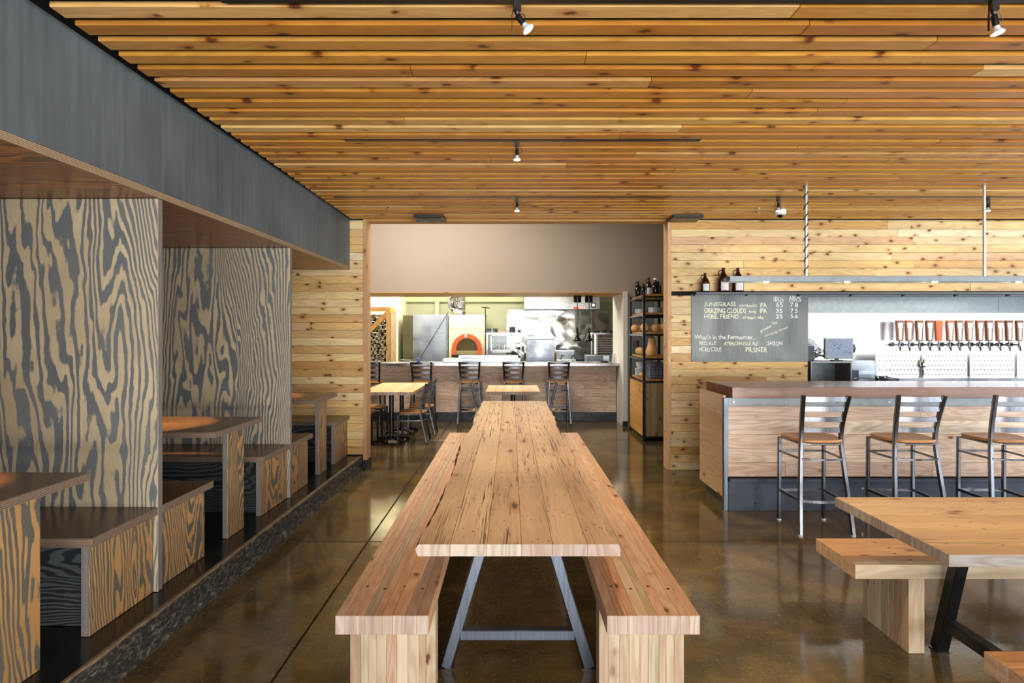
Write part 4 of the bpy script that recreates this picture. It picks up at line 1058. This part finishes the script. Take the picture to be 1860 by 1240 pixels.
# ------------------------------------------------------------------ kitchen counter
YC = 10.88
kc = thing('kitchen_counter', (-3.4, YC, 0), 'long kitchen pass counter with pale wood front and steel top', 'counter')
z = .155; r_ = random.Random(41); Wk = 5.29
while z < .99:
    z2 = min(1.0, z + .141); x = 0
    while x < Wk:
        x2 = min(Wk, x + r_.uniform(.7, 2.0))
        MB().cbox(x + .0008, x2 - .0008, 0, .02, z + .0008, z2 - .0008, .001).build('front_board', M['counter_front'], kc); x = x2
    z = z2
MB().box(0, Wk, .021, .40, 0.02, 1.0).build('carcass', M['black_void'], kc)
MB().cbox(0, Wk, -.012, .0205, 0, .153, .003).build('base_strip', M['navy_base'], kc)
MB().cbox(0, Wk, -.27, .42, 1.002, 1.05, .004).build('steel_top', M['steel'], kc)
x, z = pxy(805, 0, 11.0); x2, z2 = pxy(945, 647.5, 10.95)
o = thing('food_warmer', ((x + x2) / 2, 10.95, 1.05), 'low stainless pass-through unit on the kitchen counter below the oven', 'food warmer')
Wf = (x2 - x) / 2
MB().cbox(-Wf, Wf, 0, .3, 0, .07, .004).build('base', M['steel'], o)
MB().cbox(-Wf + .28, Wf - .04, .02, .28, .071, z2 - 1.05 + .02, .004).build('upper_box', M['steel'], o)
MB().box(-Wf + .3, Wf - .05, .015, .019, .085, .092).build('slot', M['dark_steel'], o)
x, z = pxy(1098, 0, 10.9)
o = thing('frying_pan', (x, 10.95, 1.05), 'small black pan with food on the right end of the kitchen counter', 'pan')
MB().lathe([(0, 0), (.07, 0), (.085, .03), (.08, .03), (.066, .006), (0, .006)], 20).build('pan_body', M['black'], o, smooth=True)
MB().lathe([(0, .03), (.04, .026), (.06, .008)], 12).build('food', M['squash'], o, smooth=True)
x, z = pxy(1101, 0, 11.15)
o = MB().cbox(-.055, .055, 0, .08, 0, .115, .004).build('paper_box', M['steel_dull'], None, (x, 11.15, 1.05)); tag(o, 'pale grey box behind the small black pan', 'box')
x, z = pxy(1113, 0, 11.0)
o = thing('menu_holder', (x, 11.0, 1.05), 'small upright wire menu holder at the right end of the counter', 'holder')
MB().bar([(-.02, 0, .0), (.0, 0, .16), (.03, 0, .16), (.03, 0, 0)], .01, .03, (0, 1, 0)).build('holder_frame', M['chrome'], o)
MB().cbox(-.008, .02, -.012, .012, .01, .15, .001).build('menu_card', M['white'], o)
# chrome rail on the counter, built in place of a stool back beyond
x, z = pxy(738, 0, 11.2)
o = thing('stool_back_rail', (x, 11.2, 1.05), 'low chrome rail standing in for a stool back in front of the steel cabinet', 'rail')
MB().tube([(-.115, 0, 0), (-.115, 0, .045), (-.09, 0, .035), (.09, 0, .035), (.115, 0, .05), (.115, 0, 0)], .008, 8, hint=(0, 1, 0)).build('rail_tube', M['chrome'], o, smooth=True)
x, z = pxy(760, 0, 11.1)
o = MB().lathe([(0, 0), (.03, 0), (.032, .06), (.012, .075), (.012, .09), (0, .09)], 12).build('spray_bottle', M['blue'], None, (x, 11.1, 1.05), True); tag(o, 'small blue bottle on the kitchen counter in front of the steel cabinet', 'bottle')

# heat lamps
hl = None
for px, l_ in ((1048.5, 'left black heat lamp hanging over the kitchen counter'), (1069.5, 'right black heat lamp hanging over the kitchen counter')):
    x, _ = pxy(px, 0, 10.95)
    if hl is None:
        hl = thing('heat_lamp', (x, 10.95, 2.262), l_, 'heat lamp', 'heat lamps over the kitchen counter')
        MB().lathe([(.0, 0), (.072, 0), (.072, -.125), (0, -.13)], 20).build('ceiling_cup', M['black_gloss'], hl, smooth=True)
        pts = []
        for q in range(97):
            u = q / 96; a = u * 2 * math.pi * 15
            pts.append((.012 * math.sin(u * 3.1) + .006 * math.cos(a) * (u < .7), .006 * math.sin(a) * (u < .7), -.13 - .47 * u))
        MB().tube(pts, .0065, 6).build('coiled_cord', M['black'], hl, smooth=True)
        MB().lathe([(0, -.58), (.018, -.58), (.02, -.66), (.026, -.68), (.045, -.76), (.068, -.79), (.072, -.83), (.066, -.83), (.06, -.79), (.02, -.70), (0, -.70)], 22).build('lamp_shade', M['black_gloss'], hl, smooth=True)
    else: dup(hl, (x, 10.95, 2.262), 0, l_)

# ------------------------------------------------------------------ kitchen equipment
YO = 13.4
def kx_(px, Y=YO): return (px - 929) * Y / F
def kz_(py, Y=YO): return CAMH + (606 - py) * Y / F
ov = thing('pizza_oven', (kx_(848), YO, 0), 'cream wood-fired oven with an arch of orange bricks', 'oven')
xw = (880 - 814) / 2 * YO / F; zt = kz_(571.5); zj = kz_(597); z0a = kz_(643.5)
ri = 19.6 * YO / F; ro = 27.6 * YO / F; za = kz_(634)          # springing line of the arch
# front wall with arched opening
def arch_pts(r, n=20): return [(r * math.cos(math.pi - math.pi * q / n), za + r * math.sin(math.pi - math.pi * q / n) * (1.02)) for q in range(n + 1)]
inn = arch_pts(ri)
poly_l = [(-xw, z0a), (-ri, z0a)] + inn[:11] + [(0, zj), (-xw, zj)]
poly_r = [(xw, z0a), (xw, zj), (0, zj)] + inn[10:] + [(ri, z0a)]
m = MB(); m.prism(poly_l, 0, .12, 'Y'); m.prism(poly_r, 0, .12, 'Y'); m.box(-xw, xw, 0, .12, 0, z0a - .001)
m.build('front_wall', M['oven_cream'], ov)
MB().cbox(-xw, xw, -.004, .12, zj + .002, zt, .003).build('upper_front', M['oven_cream'], ov)
m = MB(); m.box(-xw, -xw + .03, .12, .95, 0, zt); m.box(xw - .03, xw, .12, .95, 0, zt); m.box(-xw, xw, .95, .98, 0, zt); m.box(-xw, xw, .12, .95, zt - .03, zt)
m.build('oven_body', M['oven_cream'], ov)
m = MB(); m.sweep([(0, .12, za), (0, .9, za)], [(y_, -x_) for x_, y_ in [(a, b - za) for a, b in arch_pts(ri + .02)]] + [(-.10, -(ri + .02)), (-.10, ri + .02)], (0, 0, 1))
m.build('oven_chamber', M['firebrick'], ov)
nb = 15
for q in range(nb):
    a0 = math.pi * q / nb + .012; a1 = math.pi * (q + 1) / nb - .012
    pts = [(ri * math.cos(a0), za + ri * 1.02 * math.sin(a0)), (ro * math.cos(a0), za + ro * 1.02 * math.sin(a0)), (ro * math.cos(a1), za + ro * 1.02 * math.sin(a1)), (ri * math.cos(a1), za + ri * 1.02 * math.sin(a1))]
    MB().prism(pts, -.03, .10, 'Y').build('brick', M['brick'], ov)
for sg in (-1, 1):
    MB().box(min(sg * ri, sg * ro), max(sg * ri, sg * ro), -.03, .1, z0a, za - .004).build('brick', M['brick'], ov)
MB().cbox(-ri, ri, -.012, .1, z0a, kz_(637), .003).build('oven_sill', M['firebrick'], ov)
MB().cbox(-ro, ro, -.035, .0, z0a - .055, z0a - .002, .003).build('iron_ledge', M['black'], ov)
MB().box(-.045, .0, -.034, -.0305, za + ri * 1.02 + .02, za + ro * 1.02 - .02).build('maker_plate', M['white'], ov)
m = MB(); m.tube([(-.18, .2, z0a + .02), (-.09, .22, z0a + .3), (.0, .2, z0a + .02)], .012, 6); m.build('fire_grate', M['soot'], ov)
# flue
fx = kx_(836.5, 13.8)
o = thing('oven_flue', (fx, 13.8, kz_(571.5)), 'shiny metal flue with an elbow rising from the oven', 'duct')
MB().lathe([(.115, -.0), (.115, .10), (.125, .11), (.115, .12), (.115, .3), (.125, .31), (.115, .32), (.115, .9)], 20).build('flue_pipe', M['chrome'], o, smooth=True)
MB().tube([(-.02, -.05, .10), (-.10, -.14, .13), (-.17, -.2, .24), (-.185, -.2, .38), (-.12, -.15, .5), (0, -.05, .6)], .1, 12, hint=(0, 1, 0)).build('flue_elbow', M['chrome'], o, smooth=True)
# steel cabinet left of oven
x0_, x1_ = kx_(731), kx_(810)
o = thing('steel_cabinet', ((x0_ + x1_) / 2, YO + .05, 0), 'tall stainless cabinet left of the cream oven', 'cabinet')
h = (x1_ - x0_) / 2
MB().cbox(-h, -h + .22, 0, .8, 0, zt - .01, .004).build('cabinet_side', flat('olive_steel', '#7c7a5c', .35, .8, var=.3, scale=2), o)
MB().cbox(-h + .222, h, -.01, .8, 0, zt, .004).build('cabinet_door', M['steel_dull'], o)
MB().cbox(h + .005, h + .035, -.02, .04, 0, zt, .004).build('edge_strip', M['steel'], o)
# leaning pole
a = Vector((kx_(762, 12.9), 12.9, kz_(652, 12.9))); b = Vector((kx_(814, 13.3), 13.3, kz_(567, 13.3)))
a.z -= 0
o = MB().tube([a - (b - a) * 1.05, b], .0075, 8).build('oven_peel_pole', M['black_metal'], smooth=True); tag(o, 'thin dark pole leaning diagonally across the steel cabinet', 'pole')
# oven brush
o = thing('oven_brush', (kx_(881.5, 13.2), 13.2, 0), 'long oven brush standing upright right of the oven', 'brush')
MB().tube([(0, 0, 0), (0, 0, kz_(560, 13.2))], .011, 8).build('handle', M['black_metal'], o, smooth=True)
z = kz_(558.5, 13.2); MB().prism([(-.09, z + .02), (-.08, z - .0), (.0, z - .015), (.1, z - .02), (.1, z - .005), (.02, z + .01)], -.025, .025, 'Y').build('brush_head', M['black'], o)
# wood rack
YW = 12.6
rk = thing('firewood_rack', (kx_(690, YW), YW, 0), 'tall timber rack full of split firewood by the door jamb', 'rack')
RX = kx_(709, YW) - kx_(690, YW); LX = -1.0; zr = kz_(557.5, YW)
def beam(a, b, s_=.09, nm='timber_post'): return MB().bar([a, b], s_, s_, (0, 1, 0), 0, .004).build(nm, M['timber'], rk)
MB().cbox(RX - .09, RX, 0, .09, 0, zr - .09, .003).build('timber_post', M['timber'], rk)
MB().cbox(LX, LX + .09, 0, .09, 0, zr - .09, .003).build('timber_post', M['timber'], rk)
MB().cbox(RX - .09, RX, .5, .59, 0, zr - .09, .003).build('timber_post', M['timber'], rk)
MB().cbox(LX, LX + .09, .5, .59, 0, zr - .09, .003).build('timber_post', M['timber'], rk)
MB().cbox(LX, RX, 0, .09, zr - .089, zr, .003).build('top_beam', M['timber'], rk)
MB().cbox(RX - .09, RX, .091, .59, zr - .089, zr, .003).build('top_beam', M['timber'], rk)
MB().cbox(LX, RX, .0, .59, .02, .1, .003).build('bottom_deck', M['timber'], rk)
MB().bar([(RX - .06, .05, zr - .12), (RX - .50, .05, zr - .56)], .09, .085, (0, 1, 0), 0, .004).build('brace', M['timber'], rk)
MB().cbox(RX + .002, RX + .014, .0, .55, .1, zr - .1, .002).build('side_board', M['shelf_front'], rk)
r_ = random.Random(17)
logmeshes = []
for q in range(6):
    n = r_.choice((3, 4, 5)); pts = []
    for i in range(n):
        a = 2 * math.pi * i / n + r_.uniform(-.3, .3); rr_ = r_.uniform(.033, .043); pts.append((rr_ * math.cos(a), rr_ * math.sin(a)))
    m = MB(); m.prism(pts, -.18, .18, 'Y', [1, 1] + [0] * n); logmeshes.append(m.mesh('firewood_log', [M['log_bark'], M['log_end']]))
zlev = .10 + .05; row = 0
while zlev < zr - .14:
    x = RX - .09 - .055 - (row % 2) * .03
    while x > RX - .56:
        if 1.0 < zlev and not (abs((x - (RX - .06)) * 1 - ((zlev - (zr - .12)))) < .0):
            o = link('firewood_log', logmeshes[r_.randrange(6)], None, (rk.location.x + x, YW + .30 + r_.uniform(-.04, .03), zlev + r_.uniform(-.006, .006)))
            o.rotation_euler = (0, r_.uniform(0, 6.28), r_.uniform(-.06, .06)); tag(o, 'split log in the firewood rack', 'log', 'split logs in the firewood rack')
        elif zlev <= 1.0 and x > RX - .3 and row % 3 == 0 and False: pass
        x -= .083 + r_.uniform(-.003, .003)
    zlev += .078; row += 1
MB().box(LX + .1, RX - .095, .1, .48, .10, .93).build('lower_wood', M['log_bark'], rk)

# hood, backsplash, shelves
YH = 14.2
hd = thing('range_hood', (kx_(1021, YH - .9), YH - .9, kz_(562, YH - .9)), 'wide stainless range hood behind the heat lamps', 'range hood')
hw = (1090 - 952) / 2 * (YH - .9) / F
MB().cbox(-hw, hw, 0, 1.1, 0, 3.215 - hd.location.z, .01).build('hood_body', M['steel'], hd)
MB().cbox(-hw, hw, -.01, .02, -.02, .0, .003).build('hood_lip', M['dark_steel'], hd)
MB().box(.25, .36, -.015, -.01, .015, .06).build('red_sticker', M['red'], hd)
MB().box(.362, .50, -.015, -.01, .015, .06).build('red_white_sticker', flat('pale_red', '#d98a72', .5), hd)
MB().cbox(kx_(1073, YH - .9) - hd.location.x, kx_(1082, YH - .9) - hd.location.x, -.04, -.01, .04, .15, .004).build('control_box', M['black'], hd)
MB().box(kx_(1075, YH - .9) - hd.location.x, kx_(1080, YH - .9) - hd.location.x, -.043, -.0405, .065, .125).build('control_display', M['plate'], hd)
bsx = thing('kitchen_backsplash', (kx_(920, 14.45), 14.45, .8), 'rippled stainless wall sheets behind the kitchen range', 'backsplash')
prev = 920
for px in (952, 1010, 1074, 1106):
    MB().cbox(kx_(prev, 14.45) - bsx.location.x + .002, kx_(px, 14.45) - bsx.location.x - .002, 0, .02, 0, kz_(562, 14.45) - .8, .001).build('steel_sheet', M['wavy'], bsx); prev = px
MB().cbox(kx_(883, 14.5) - bsx.location.x, -.004, .02, .04, 0, kz_(606, 14.5) - .8, .001).build('grey_sheet', M['steel_dull'], bsx)
for px in (1031, 1048, 1054):
    x, z = kx_(px, 14.3), kz_(563, 14.3)
    o = MB().bar([(x, 14.439, z), (x, 14.439, z - (.5 if px > 1040 else .36))], .01 if px < 1040 else .05, .02, (0, 1, 0)).build('hanging_ladle' if px < 1040 else 'hanging_towel', M['steel'] if px < 1040 else M['offwhite'])
    tag(o, {1031: 'thin steel ladle hanging below the range hood', 1048: 'pale strip hanging behind the left heat lamp cord', 1054: 'pale strip hanging just right of the left heat lamp cord'}[px], 'utensil')
# steel shelf with dish rack
YS = 13.3
sf = thing('kitchen_shelf', (kx_(915, YS), YS, kz_(604, YS)), 'stainless kitchen shelf right of the oven with a rack hung below', 'shelf')
hw = (948 - 882) / 2 * YS / F
MB().cbox(-hw, hw, 0, .35, -.045, 0, .003).build('shelf_board', M['steel'], sf)
for sx in (-hw + .02, hw - .03): MB().box(sx, sx + .02, .02, .04, -1.4, -.045).build('shelf_leg', M['steel'], sf)
rx0, rx1 = kx_(891, YS) - sf.location.x, kx_(930.5, YS) - sf.location.x; rz0 = kz_(640, YS) - sf.location.z; rz1 = -.046
for a in ((rx0, rx1, rz1 - .02, rz1), (rx0, rx1, rz0, rz0 + .025), (rx0, rx0 + .03, rz0, rz1), (rx1 - .03, rx1, rz0, rz1)):
    MB().box(a[0], a[1], .0, .3, a[2], a[3]).build('rack_frame', M['plate'], sf)
m = MB()
for q in range(5):
    z = rz0 + .05 + q * .06; m.box(rx0 + .03, rx0 + .06, .0, .3, z, z + .01); m.box(rx1 - .06, rx1 - .03, .0, .3, z, z + .01)
m.build('rack_runners', M['plate'], sf)
MB().box(rx0 + .05, rx1 - .05, .02, .28, rz0 + .03, rz0 + .06).build('sheet_pan', M['steel'], sf)
gl = MB().lathe([(.0, 0), (.022, .002), (.025, .11), (.023, .11), (.02, .006), (0, .006)], 12).mesh('tumbler', [M['glass']], True)
for q in range(6):
    o = link('tumbler', gl, None, (sf.location.x + rx0 + .13 + q * .055, YS + .12, sf.location.z + rz0 + .062)); tag(o, 'small clear glass standing in the rack under the kitchen shelf', 'glass', 'glasses in the rack under the kitchen shelf')
pm = MB().lathe([(0, 0), (.12, 0), (.14, .02), (.145, .02), (.145, .024), (.115, .006), (0, .006)], 24).mesh('pizza_pan', [M['steel']], True)
for q in range(5):
    o = link('pizza_pan', pm, None, (kx_(893, YS + .17), YS + .17, sf.location.z + .018 * q)); tag(o, 'round metal pan in the stack at the left end of the kitchen shelf', 'pan', 'round pans stacked on the kitchen shelf')
for q in range(3):
    o = MB().lathe([(0, 0), (.06, 0), (.078, .04), (.075, .044), (.055, .006), (0, .006)], 20).build('bowl', M['black_metal'], None, (kx_(930.5, YS + .15), YS + .15, sf.location.z + .043 * q), True)
    tag(o, 'dark metal bowl, %s of three stacked on the kitchen shelf' % ('bottom', 'middle', 'top')[q], 'bowl', 'dark bowls stacked on the kitchen shelf')
o = MB().cbox(-.1, .1, -.05, .05, 0, .04, .004).build('wooden_box', M['bar_top'], None, (kx_(913, YS + .15), YS + .15, sf.location.z)); tag(o, 'flat brownish box between the round pans and the dark bowls', 'box')
o = MB().cbox(-.04, .035, -.04, .04, 0, .068, .004).build('spice_tin', M['dark_steel'], None, (kx_(943.5, YS + .15), YS + .15, sf.location.z)); tag(o, 'small dark tin at the right end of the kitchen shelf', 'tin')
# prep fridge
YR = 12.3
o = thing('prep_fridge', (kx_(982, YR), YR, 0), 'pale stainless prep fridge left of the heat lamps', 'fridge')
hw = 25.5 * YR / F
MB().cbox(-hw, hw, 0, .6, 0, kz_(616, YR), .006).build('fridge_body', M['steel_dull'], o)
MB().cbox(-hw, hw + .01, -.01, .6, kz_(616, YR) + .002, kz_(612.5, YR) + .015, .006).build('fridge_lid', M['steel'], o)
MB().box(-hw + .01, hw, -.012, -.002, kz_(656, YR), kz_(655, YR)).build('base_gap', M['black'], o)
MB().cbox(hw + .012, hw + .04, .0, .5, 0, kz_(640, YR), .003).build('wood_side', M['timber'], o)
# fryer
YY = 12.9
o = thing('fryer', (kx_(1027, YY), YY, 0), 'stainless fryer with two black basket handles', 'fryer')
hw = 18 * YY / F
MB().cbox(-hw, hw, .2, .6, 0, kz_(637, YY), .005).build('fryer_back', M['steel_dull'], o)
MB().cbox(-hw, hw, -.1, .2, 0, kz_(653, YY), .005).build('fryer_front', M['steel'], o)
for sx in (-.1, .12): MB().tube([(sx, .0, kz_(652, YY)), (sx + .03, -.08, kz_(645, YY)), (sx + .05, -.14, kz_(646, YY))], .014, 8).build('basket_handle', M['black'], o, smooth=True)
# prep line right
o = thing('kitchen_range', (kx_(1075, 13.6), 13.6, 0), 'dark steel range behind the heat lamps', 'range')
MB().cbox(-.35, .5, 0, .8, 0, kz_(651, 13.6), .01).build('range_top', M['dark_steel'], o)
MB().cbox(-.35, .5, .0, .02, kz_(651, 13.6) - .2, kz_(651, 13.6), .005).build('range_front', M['steel'], o) if False else None
o = thing('pan_rack', (kx_(1096, 12.6), 12.6, 0), 'steel shelf and tray rack at the right end of the kitchen', 'rack')
hw = 22 * 12.6 / F; zs = kz_(604, 12.6)
MB().cbox(-hw, hw, 0, .35, zs - .04, zs, .003).build('shelf_board', M['steel'], o)
for sx in (-hw, hw - .02): MB().box(sx, sx + .02, .02, .04, 0, zs - .04).build('shelf_leg', M['steel'], o)
for q in range(7): MB().box(-hw + .12, hw - .02, .02, .3, zs - .42 + q * .05, zs - .412 + q * .05).build('tray_runner', M['plate'], o)
MB().box(-hw + .10, -hw + .13, .0, .3, zs - .45, zs - .04).build('rack_post', M['plate'], o)
MB().cbox(-hw - .1, hw, -.05, .4, 0, kz_(645, 12.6), .004).build('lower_counter', M['steel_dull'], o)
pp = MB().lathe([(0, 0), (.09, 0), (.11, .035), (.105, .037), (.085, .006), (0, .006)], 18).mesh('saute_pan', [M['black_metal']], True)
for q, dx in enumerate((-.16, .0, .15)):
    p = link('saute_pan', pp, None, (o.location.x + dx, 12.78, zs)); tag(p, '%s dark pan on the steel shelf behind the right heat lamp' % ('leftmost', 'middle', 'rightmost')[q], 'pan', 'pans on the right kitchen shelf')

# ------------------------------------------------------------------ shelf unit right of the pass
SX, SY, SW, SD = 1.92, 8.80, .50, 1.03
su = thing('shelf_unit', (SX, SY, 0), 'tall black-framed wooden shelf unit with squashes, beside the opening', 'shelf unit')
ZL = [2.15, 1.879, 1.594, 1.24, .907]
for (a, b) in ((0, 0), (SW - .035, 0), (0, SD - .035), (SW - .035, SD - .035)):
    MB().cbox(a, a + .035, b, b + .035, .0, 2.165, .002).build('steel_post', M['black_metal'], su)
for k, z in enumerate(ZL):
    m = MB(); m.box(.0355, SW - .036, .002, .022, z - .055, z - .028); m.box(.0355, SW - .036, SD - .022, SD - .002, z - .055, z - .028)
    m.box(.002, .022, .036, SD - .036, z - .055, z - .028); m.box(SW - .022, SW - .002, .036, SD - .036, z - .055, z - .028)
    m.build('shelf_frame', M['black_metal'], su)
    n = 5
    for q in range(n):
        a = .037 + (SW - .074) * q / n; b = .037 + (SW - .074) * (q + 1) / n
        MB().cbox(a + .0006, b - .0006, .002, SD - .002, z - .0275, z, .0015).build('shelf_board', M['shelf_side'], su)
for q in range(5):
    a = .037 + (SW - .074) * q / 5; b = .037 + (SW - .074) * (q + 1) / 5
    MB().cbox(a + .001, b - .001, .004, .022, .07, ZL[4] - .056, .0015).build('front_plank', M['shelf_front'], su)
for z0_, z1_ in ((.07, .35), (.352, .60), (.602, ZL[4] - .056)):
    MB().cbox(.004, .022, .037, SD - .037, z0_, z1_, .0015).build('side_plank', M['shelf_side'], su)
MB().box(.022, SW, .03, SD, .04, .069).build('bottom_panel', M['black'], su)

def squash(loc, s_, label, rot=(0, 0, 0), kind='neck'):
    o = thing('butternut_squash', loc, label, 'squash', 'squashes on the shelf unit'); 
    if kind == 'neck': prof = [(0, 0), (.05, .002), (.075, .02), (.085, .055), (.078, .10), (.06, .14), (.052, .18), (.05, .225), (.04, .25), (.015, .258), (0, .256)]; top = .255
    else: prof = [(0, 0), (.045, .003), (.075, .03), (.084, .075), (.075, .12), (.045, .148), (.012, .152), (0, .15)]; top = .15
    b = MB().lathe([(r * s_, z * s_) for r, z in prof], 20).build('squash_body', M['squash'], o, smooth=True)
    st = MB().lathe([(.012 * s_, top * s_ - .003), (.009 * s_, top * s_ + .012), (.011 * s_, top * s_ + .025), (0, top * s_ + .026)], 8).build('stem', M['stem'], b, smooth=True)
    b.rotation_euler = rot
    if rot[0] or rot[1]: b.location = (0, 0, .085 * s_)
    return o
def at(px, z, Y): return ((px - 929) * Y / F, Y, z)
z3, z4, z5, z2s = ZL[2], ZL[3], ZL[4], ZL[1]
squash(at(1147, z3, 9.65), .75, 'small squash at the far left of the middle shelf', (R(90), 0, R(60)), 'n')
squash((2.03, 9.12, z3), .82, 'round squash behind the black post on the middle shelf', (R(-90), 0, 0), 'n')
squash((2.12, 8.95, z3), .80, 'squash just right of the black post on the middle shelf', (R(90), 0, R(20)), 'n')
squash((2.235, 8.93, z3), .86, 'squash with its stem end facing the viewer, middle shelf', (R(90), 0, R(10)), 'n')
squash((2.34, 9.02, z3), .86, 'squash half hidden by the cedar jamb on the middle shelf', (R(90), 0, R(-20)), 'n')
squash((2.085, 8.96, z4), 1.06, 'tall upright butternut squash on the shelf with the black tray')
squash((2.26, 8.96, z4), .90, 'lying squash right of the tall upright squash', (R(90), 0, R(80)), 'n')
squash((1.99, 9.25, z4), .72, 'small round squash left of the tall upright squash', (R(90), 0, 0), 'n')
squash((2.0, 9.5, z4), .72, 'small round squash next to the leaning black tray', (R(90), 0, 0), 'n')
squash((1.985, 9.18, z5), .5, 'tiny squash between the plates and the wire basket', (R(0), 0, 0), 'n')
o = thing('serving_tray', (1.99, 9.62, z4), 'black tray leaning at the back of the fourth shelf', 'tray')
tr = MB().cbox(-.02, .02, -.13, .13, 0, .22, .006).build('tray_body', M['black'], o); tr.rotation_euler = (0, 0, 0)
MB().box(-.026, -.0201, -.1, .1, .03, .19).build('tray_face', M['black_metal'], o)
pl = MB().lathe([(0, 0), (.06, 0), (.10, .012), (.105, .014), (.104, .017), (.06, .005), (0, .005)], 24).mesh('plate', [M['plate']], True)
for (x, y, z, n, lab, grp) in ((2.06, 9.55, z2s, 8, 'white plate in the back stack on the second shelf', 'plates stacked at the back of the second shelf'),
                               (2.17, 9.10, z2s, 9, 'white plate in the front stack on the second shelf', 'plates stacked at the front of the second shelf'),
                               (2.04, 9.45, z5, 14, 'white plate in the stack beside the wire basket', 'plates stacked beside the wire basket')):
    for q in range(n):
        o = link('plate', pl, None, (x, y, z + q * .0085)); o.rotation_euler = (0, 0, q); tag(o, lab.replace('white plate', 'bottom white plate' if q == 0 else 'topmost white plate' if q == n - 1 else 'white plate in the middle').replace('middle in', 'middle of'), 'plate', grp)
bm_ = MB().lathe([(0, 0), (.05, 0), (.085, .035), (.09, .05), (.087, .05), (.05, .006), (0, .006)], 22).mesh('bowl', [M['plate']], True)
for q in range(4):
    o = link('bowl', bm_, None, (2.04, 9.45, z5 + 14 * .0085 + .005 + q * .016)); tag(o, 'white bowl in the pile on top of the plates beside the wire basket', 'bowl', 'bowls piled on the plates')
tum = MB().lathe([(0, 0), (.028, 0), (.036, .115), (.034, .116), (.026, .006), (0, .006)], 14).mesh('drinking_glass', [M['glass']], True)
for i in range(4):
    for j in range(4):
        x, y = 2.03 + i * .085, 9.22 + j * .085 + .14
        o = link('drinking_glass', tum, None, (x, y, z3)); tag(o, 'clear drinking glass among the rows on the middle shelf', 'glass', 'drinking glasses on the middle shelf')
# basket with napkins
bk = thing('wire_basket', (2.17, 9.02, z5), 'black wire basket filled with grey napkins', 'basket')
m = MB(); bw2, bd2, bh = .15, .14, .17
for k in range(5):
    z = .004 + k * bh / 4; f = 1 + .08 * k / 4
    m.tube([(-bw2 * f, -bd2 * f, z), (bw2 * f, -bd2 * f, z), (bw2 * f, bd2 * f, z), (-bw2 * f, bd2 * f, z)], .0022, 5, closed=True)
for q in range(7):
    u = -1 + 2 * q / 6
    for s_ in (-1, 1):
        m.tube([(bw2 * u, s_ * bd2, .004), (bw2 * u * 1.08, s_ * bd2 * 1.08, bh)], .0022, 5, hint=(0, 1, 0)); m.tube([(s_ * bw2, bd2 * u, .004), (s_ * bw2 * 1.08, bd2 * u * 1.08, bh)], .0022, 5, hint=(0, 1, 0))
    m.tube([(bw2 * u, -bd2, .004), (bw2 * u, bd2, .004)], .0022, 5)
m.build('wire_frame', M['black'], bk, smooth=True)
r_ = random.Random(6); N = 18; vs = []; fs = []
for i in range(N + 1):
    for j in range(N + 1):
        u, v_ = -1 + 2 * i / N, -1 + 2 * j / N
        e = max(abs(u), abs(v_)); hgt = .17 + .055 * (1 - e ** 3) + .018 * math.sin(u * 7 + v_ * 3) + .014 * math.sin(v_ * 9 - u * 4) + r_.uniform(-.004, .004)
        vs.append((u * .140, v_ * .130, hgt if e < .999 else .012))
for i in range(N):
    for j in range(N): fs.append((i * (N + 1) + j, (i + 1) * (N + 1) + j, (i + 1) * (N + 1) + j + 1, i * (N + 1) + j + 1))
o = MB().add(vs, fs).build('napkins', M['napkin'], None, (2.17, 9.02, z5), True); tag(o, 'heap of grey-blue cloth napkins in the wire basket', 'napkins', kind='stuff')
# bottles on top
zt5 = ZL[0]
growler((2.005, 9.55, zt5), .055, .25, 'leftmost dark growler on top of the shelf unit', 'dark_glass', False, group='dark bottles on top of the shelf unit')
growler((2.05, 9.35, zt5), .048, .20, 'short dark growler second from the left on the shelf unit', 'dark_glass', False, group='dark bottles on top of the shelf unit')
growler((2.075, 9.12, zt5), .05, .27, 'tall dark growler with a white stripe on the shelf unit', 'dark_glass', True, group='dark bottles on top of the shelf unit')
growler((2.145, 8.98, zt5), .062, .235, 'large dark jar with a white lid on top of the shelf unit', 'dark_glass', False, cap=True, handle=False, name='lidded_jar', cat='jar')
growler((2.215, 9.1, zt5), .052, .21, 'rightmost dark growler on top of the shelf unit', 'dark_glass', False, group='dark bottles on top of the shelf unit', rz=R(180))
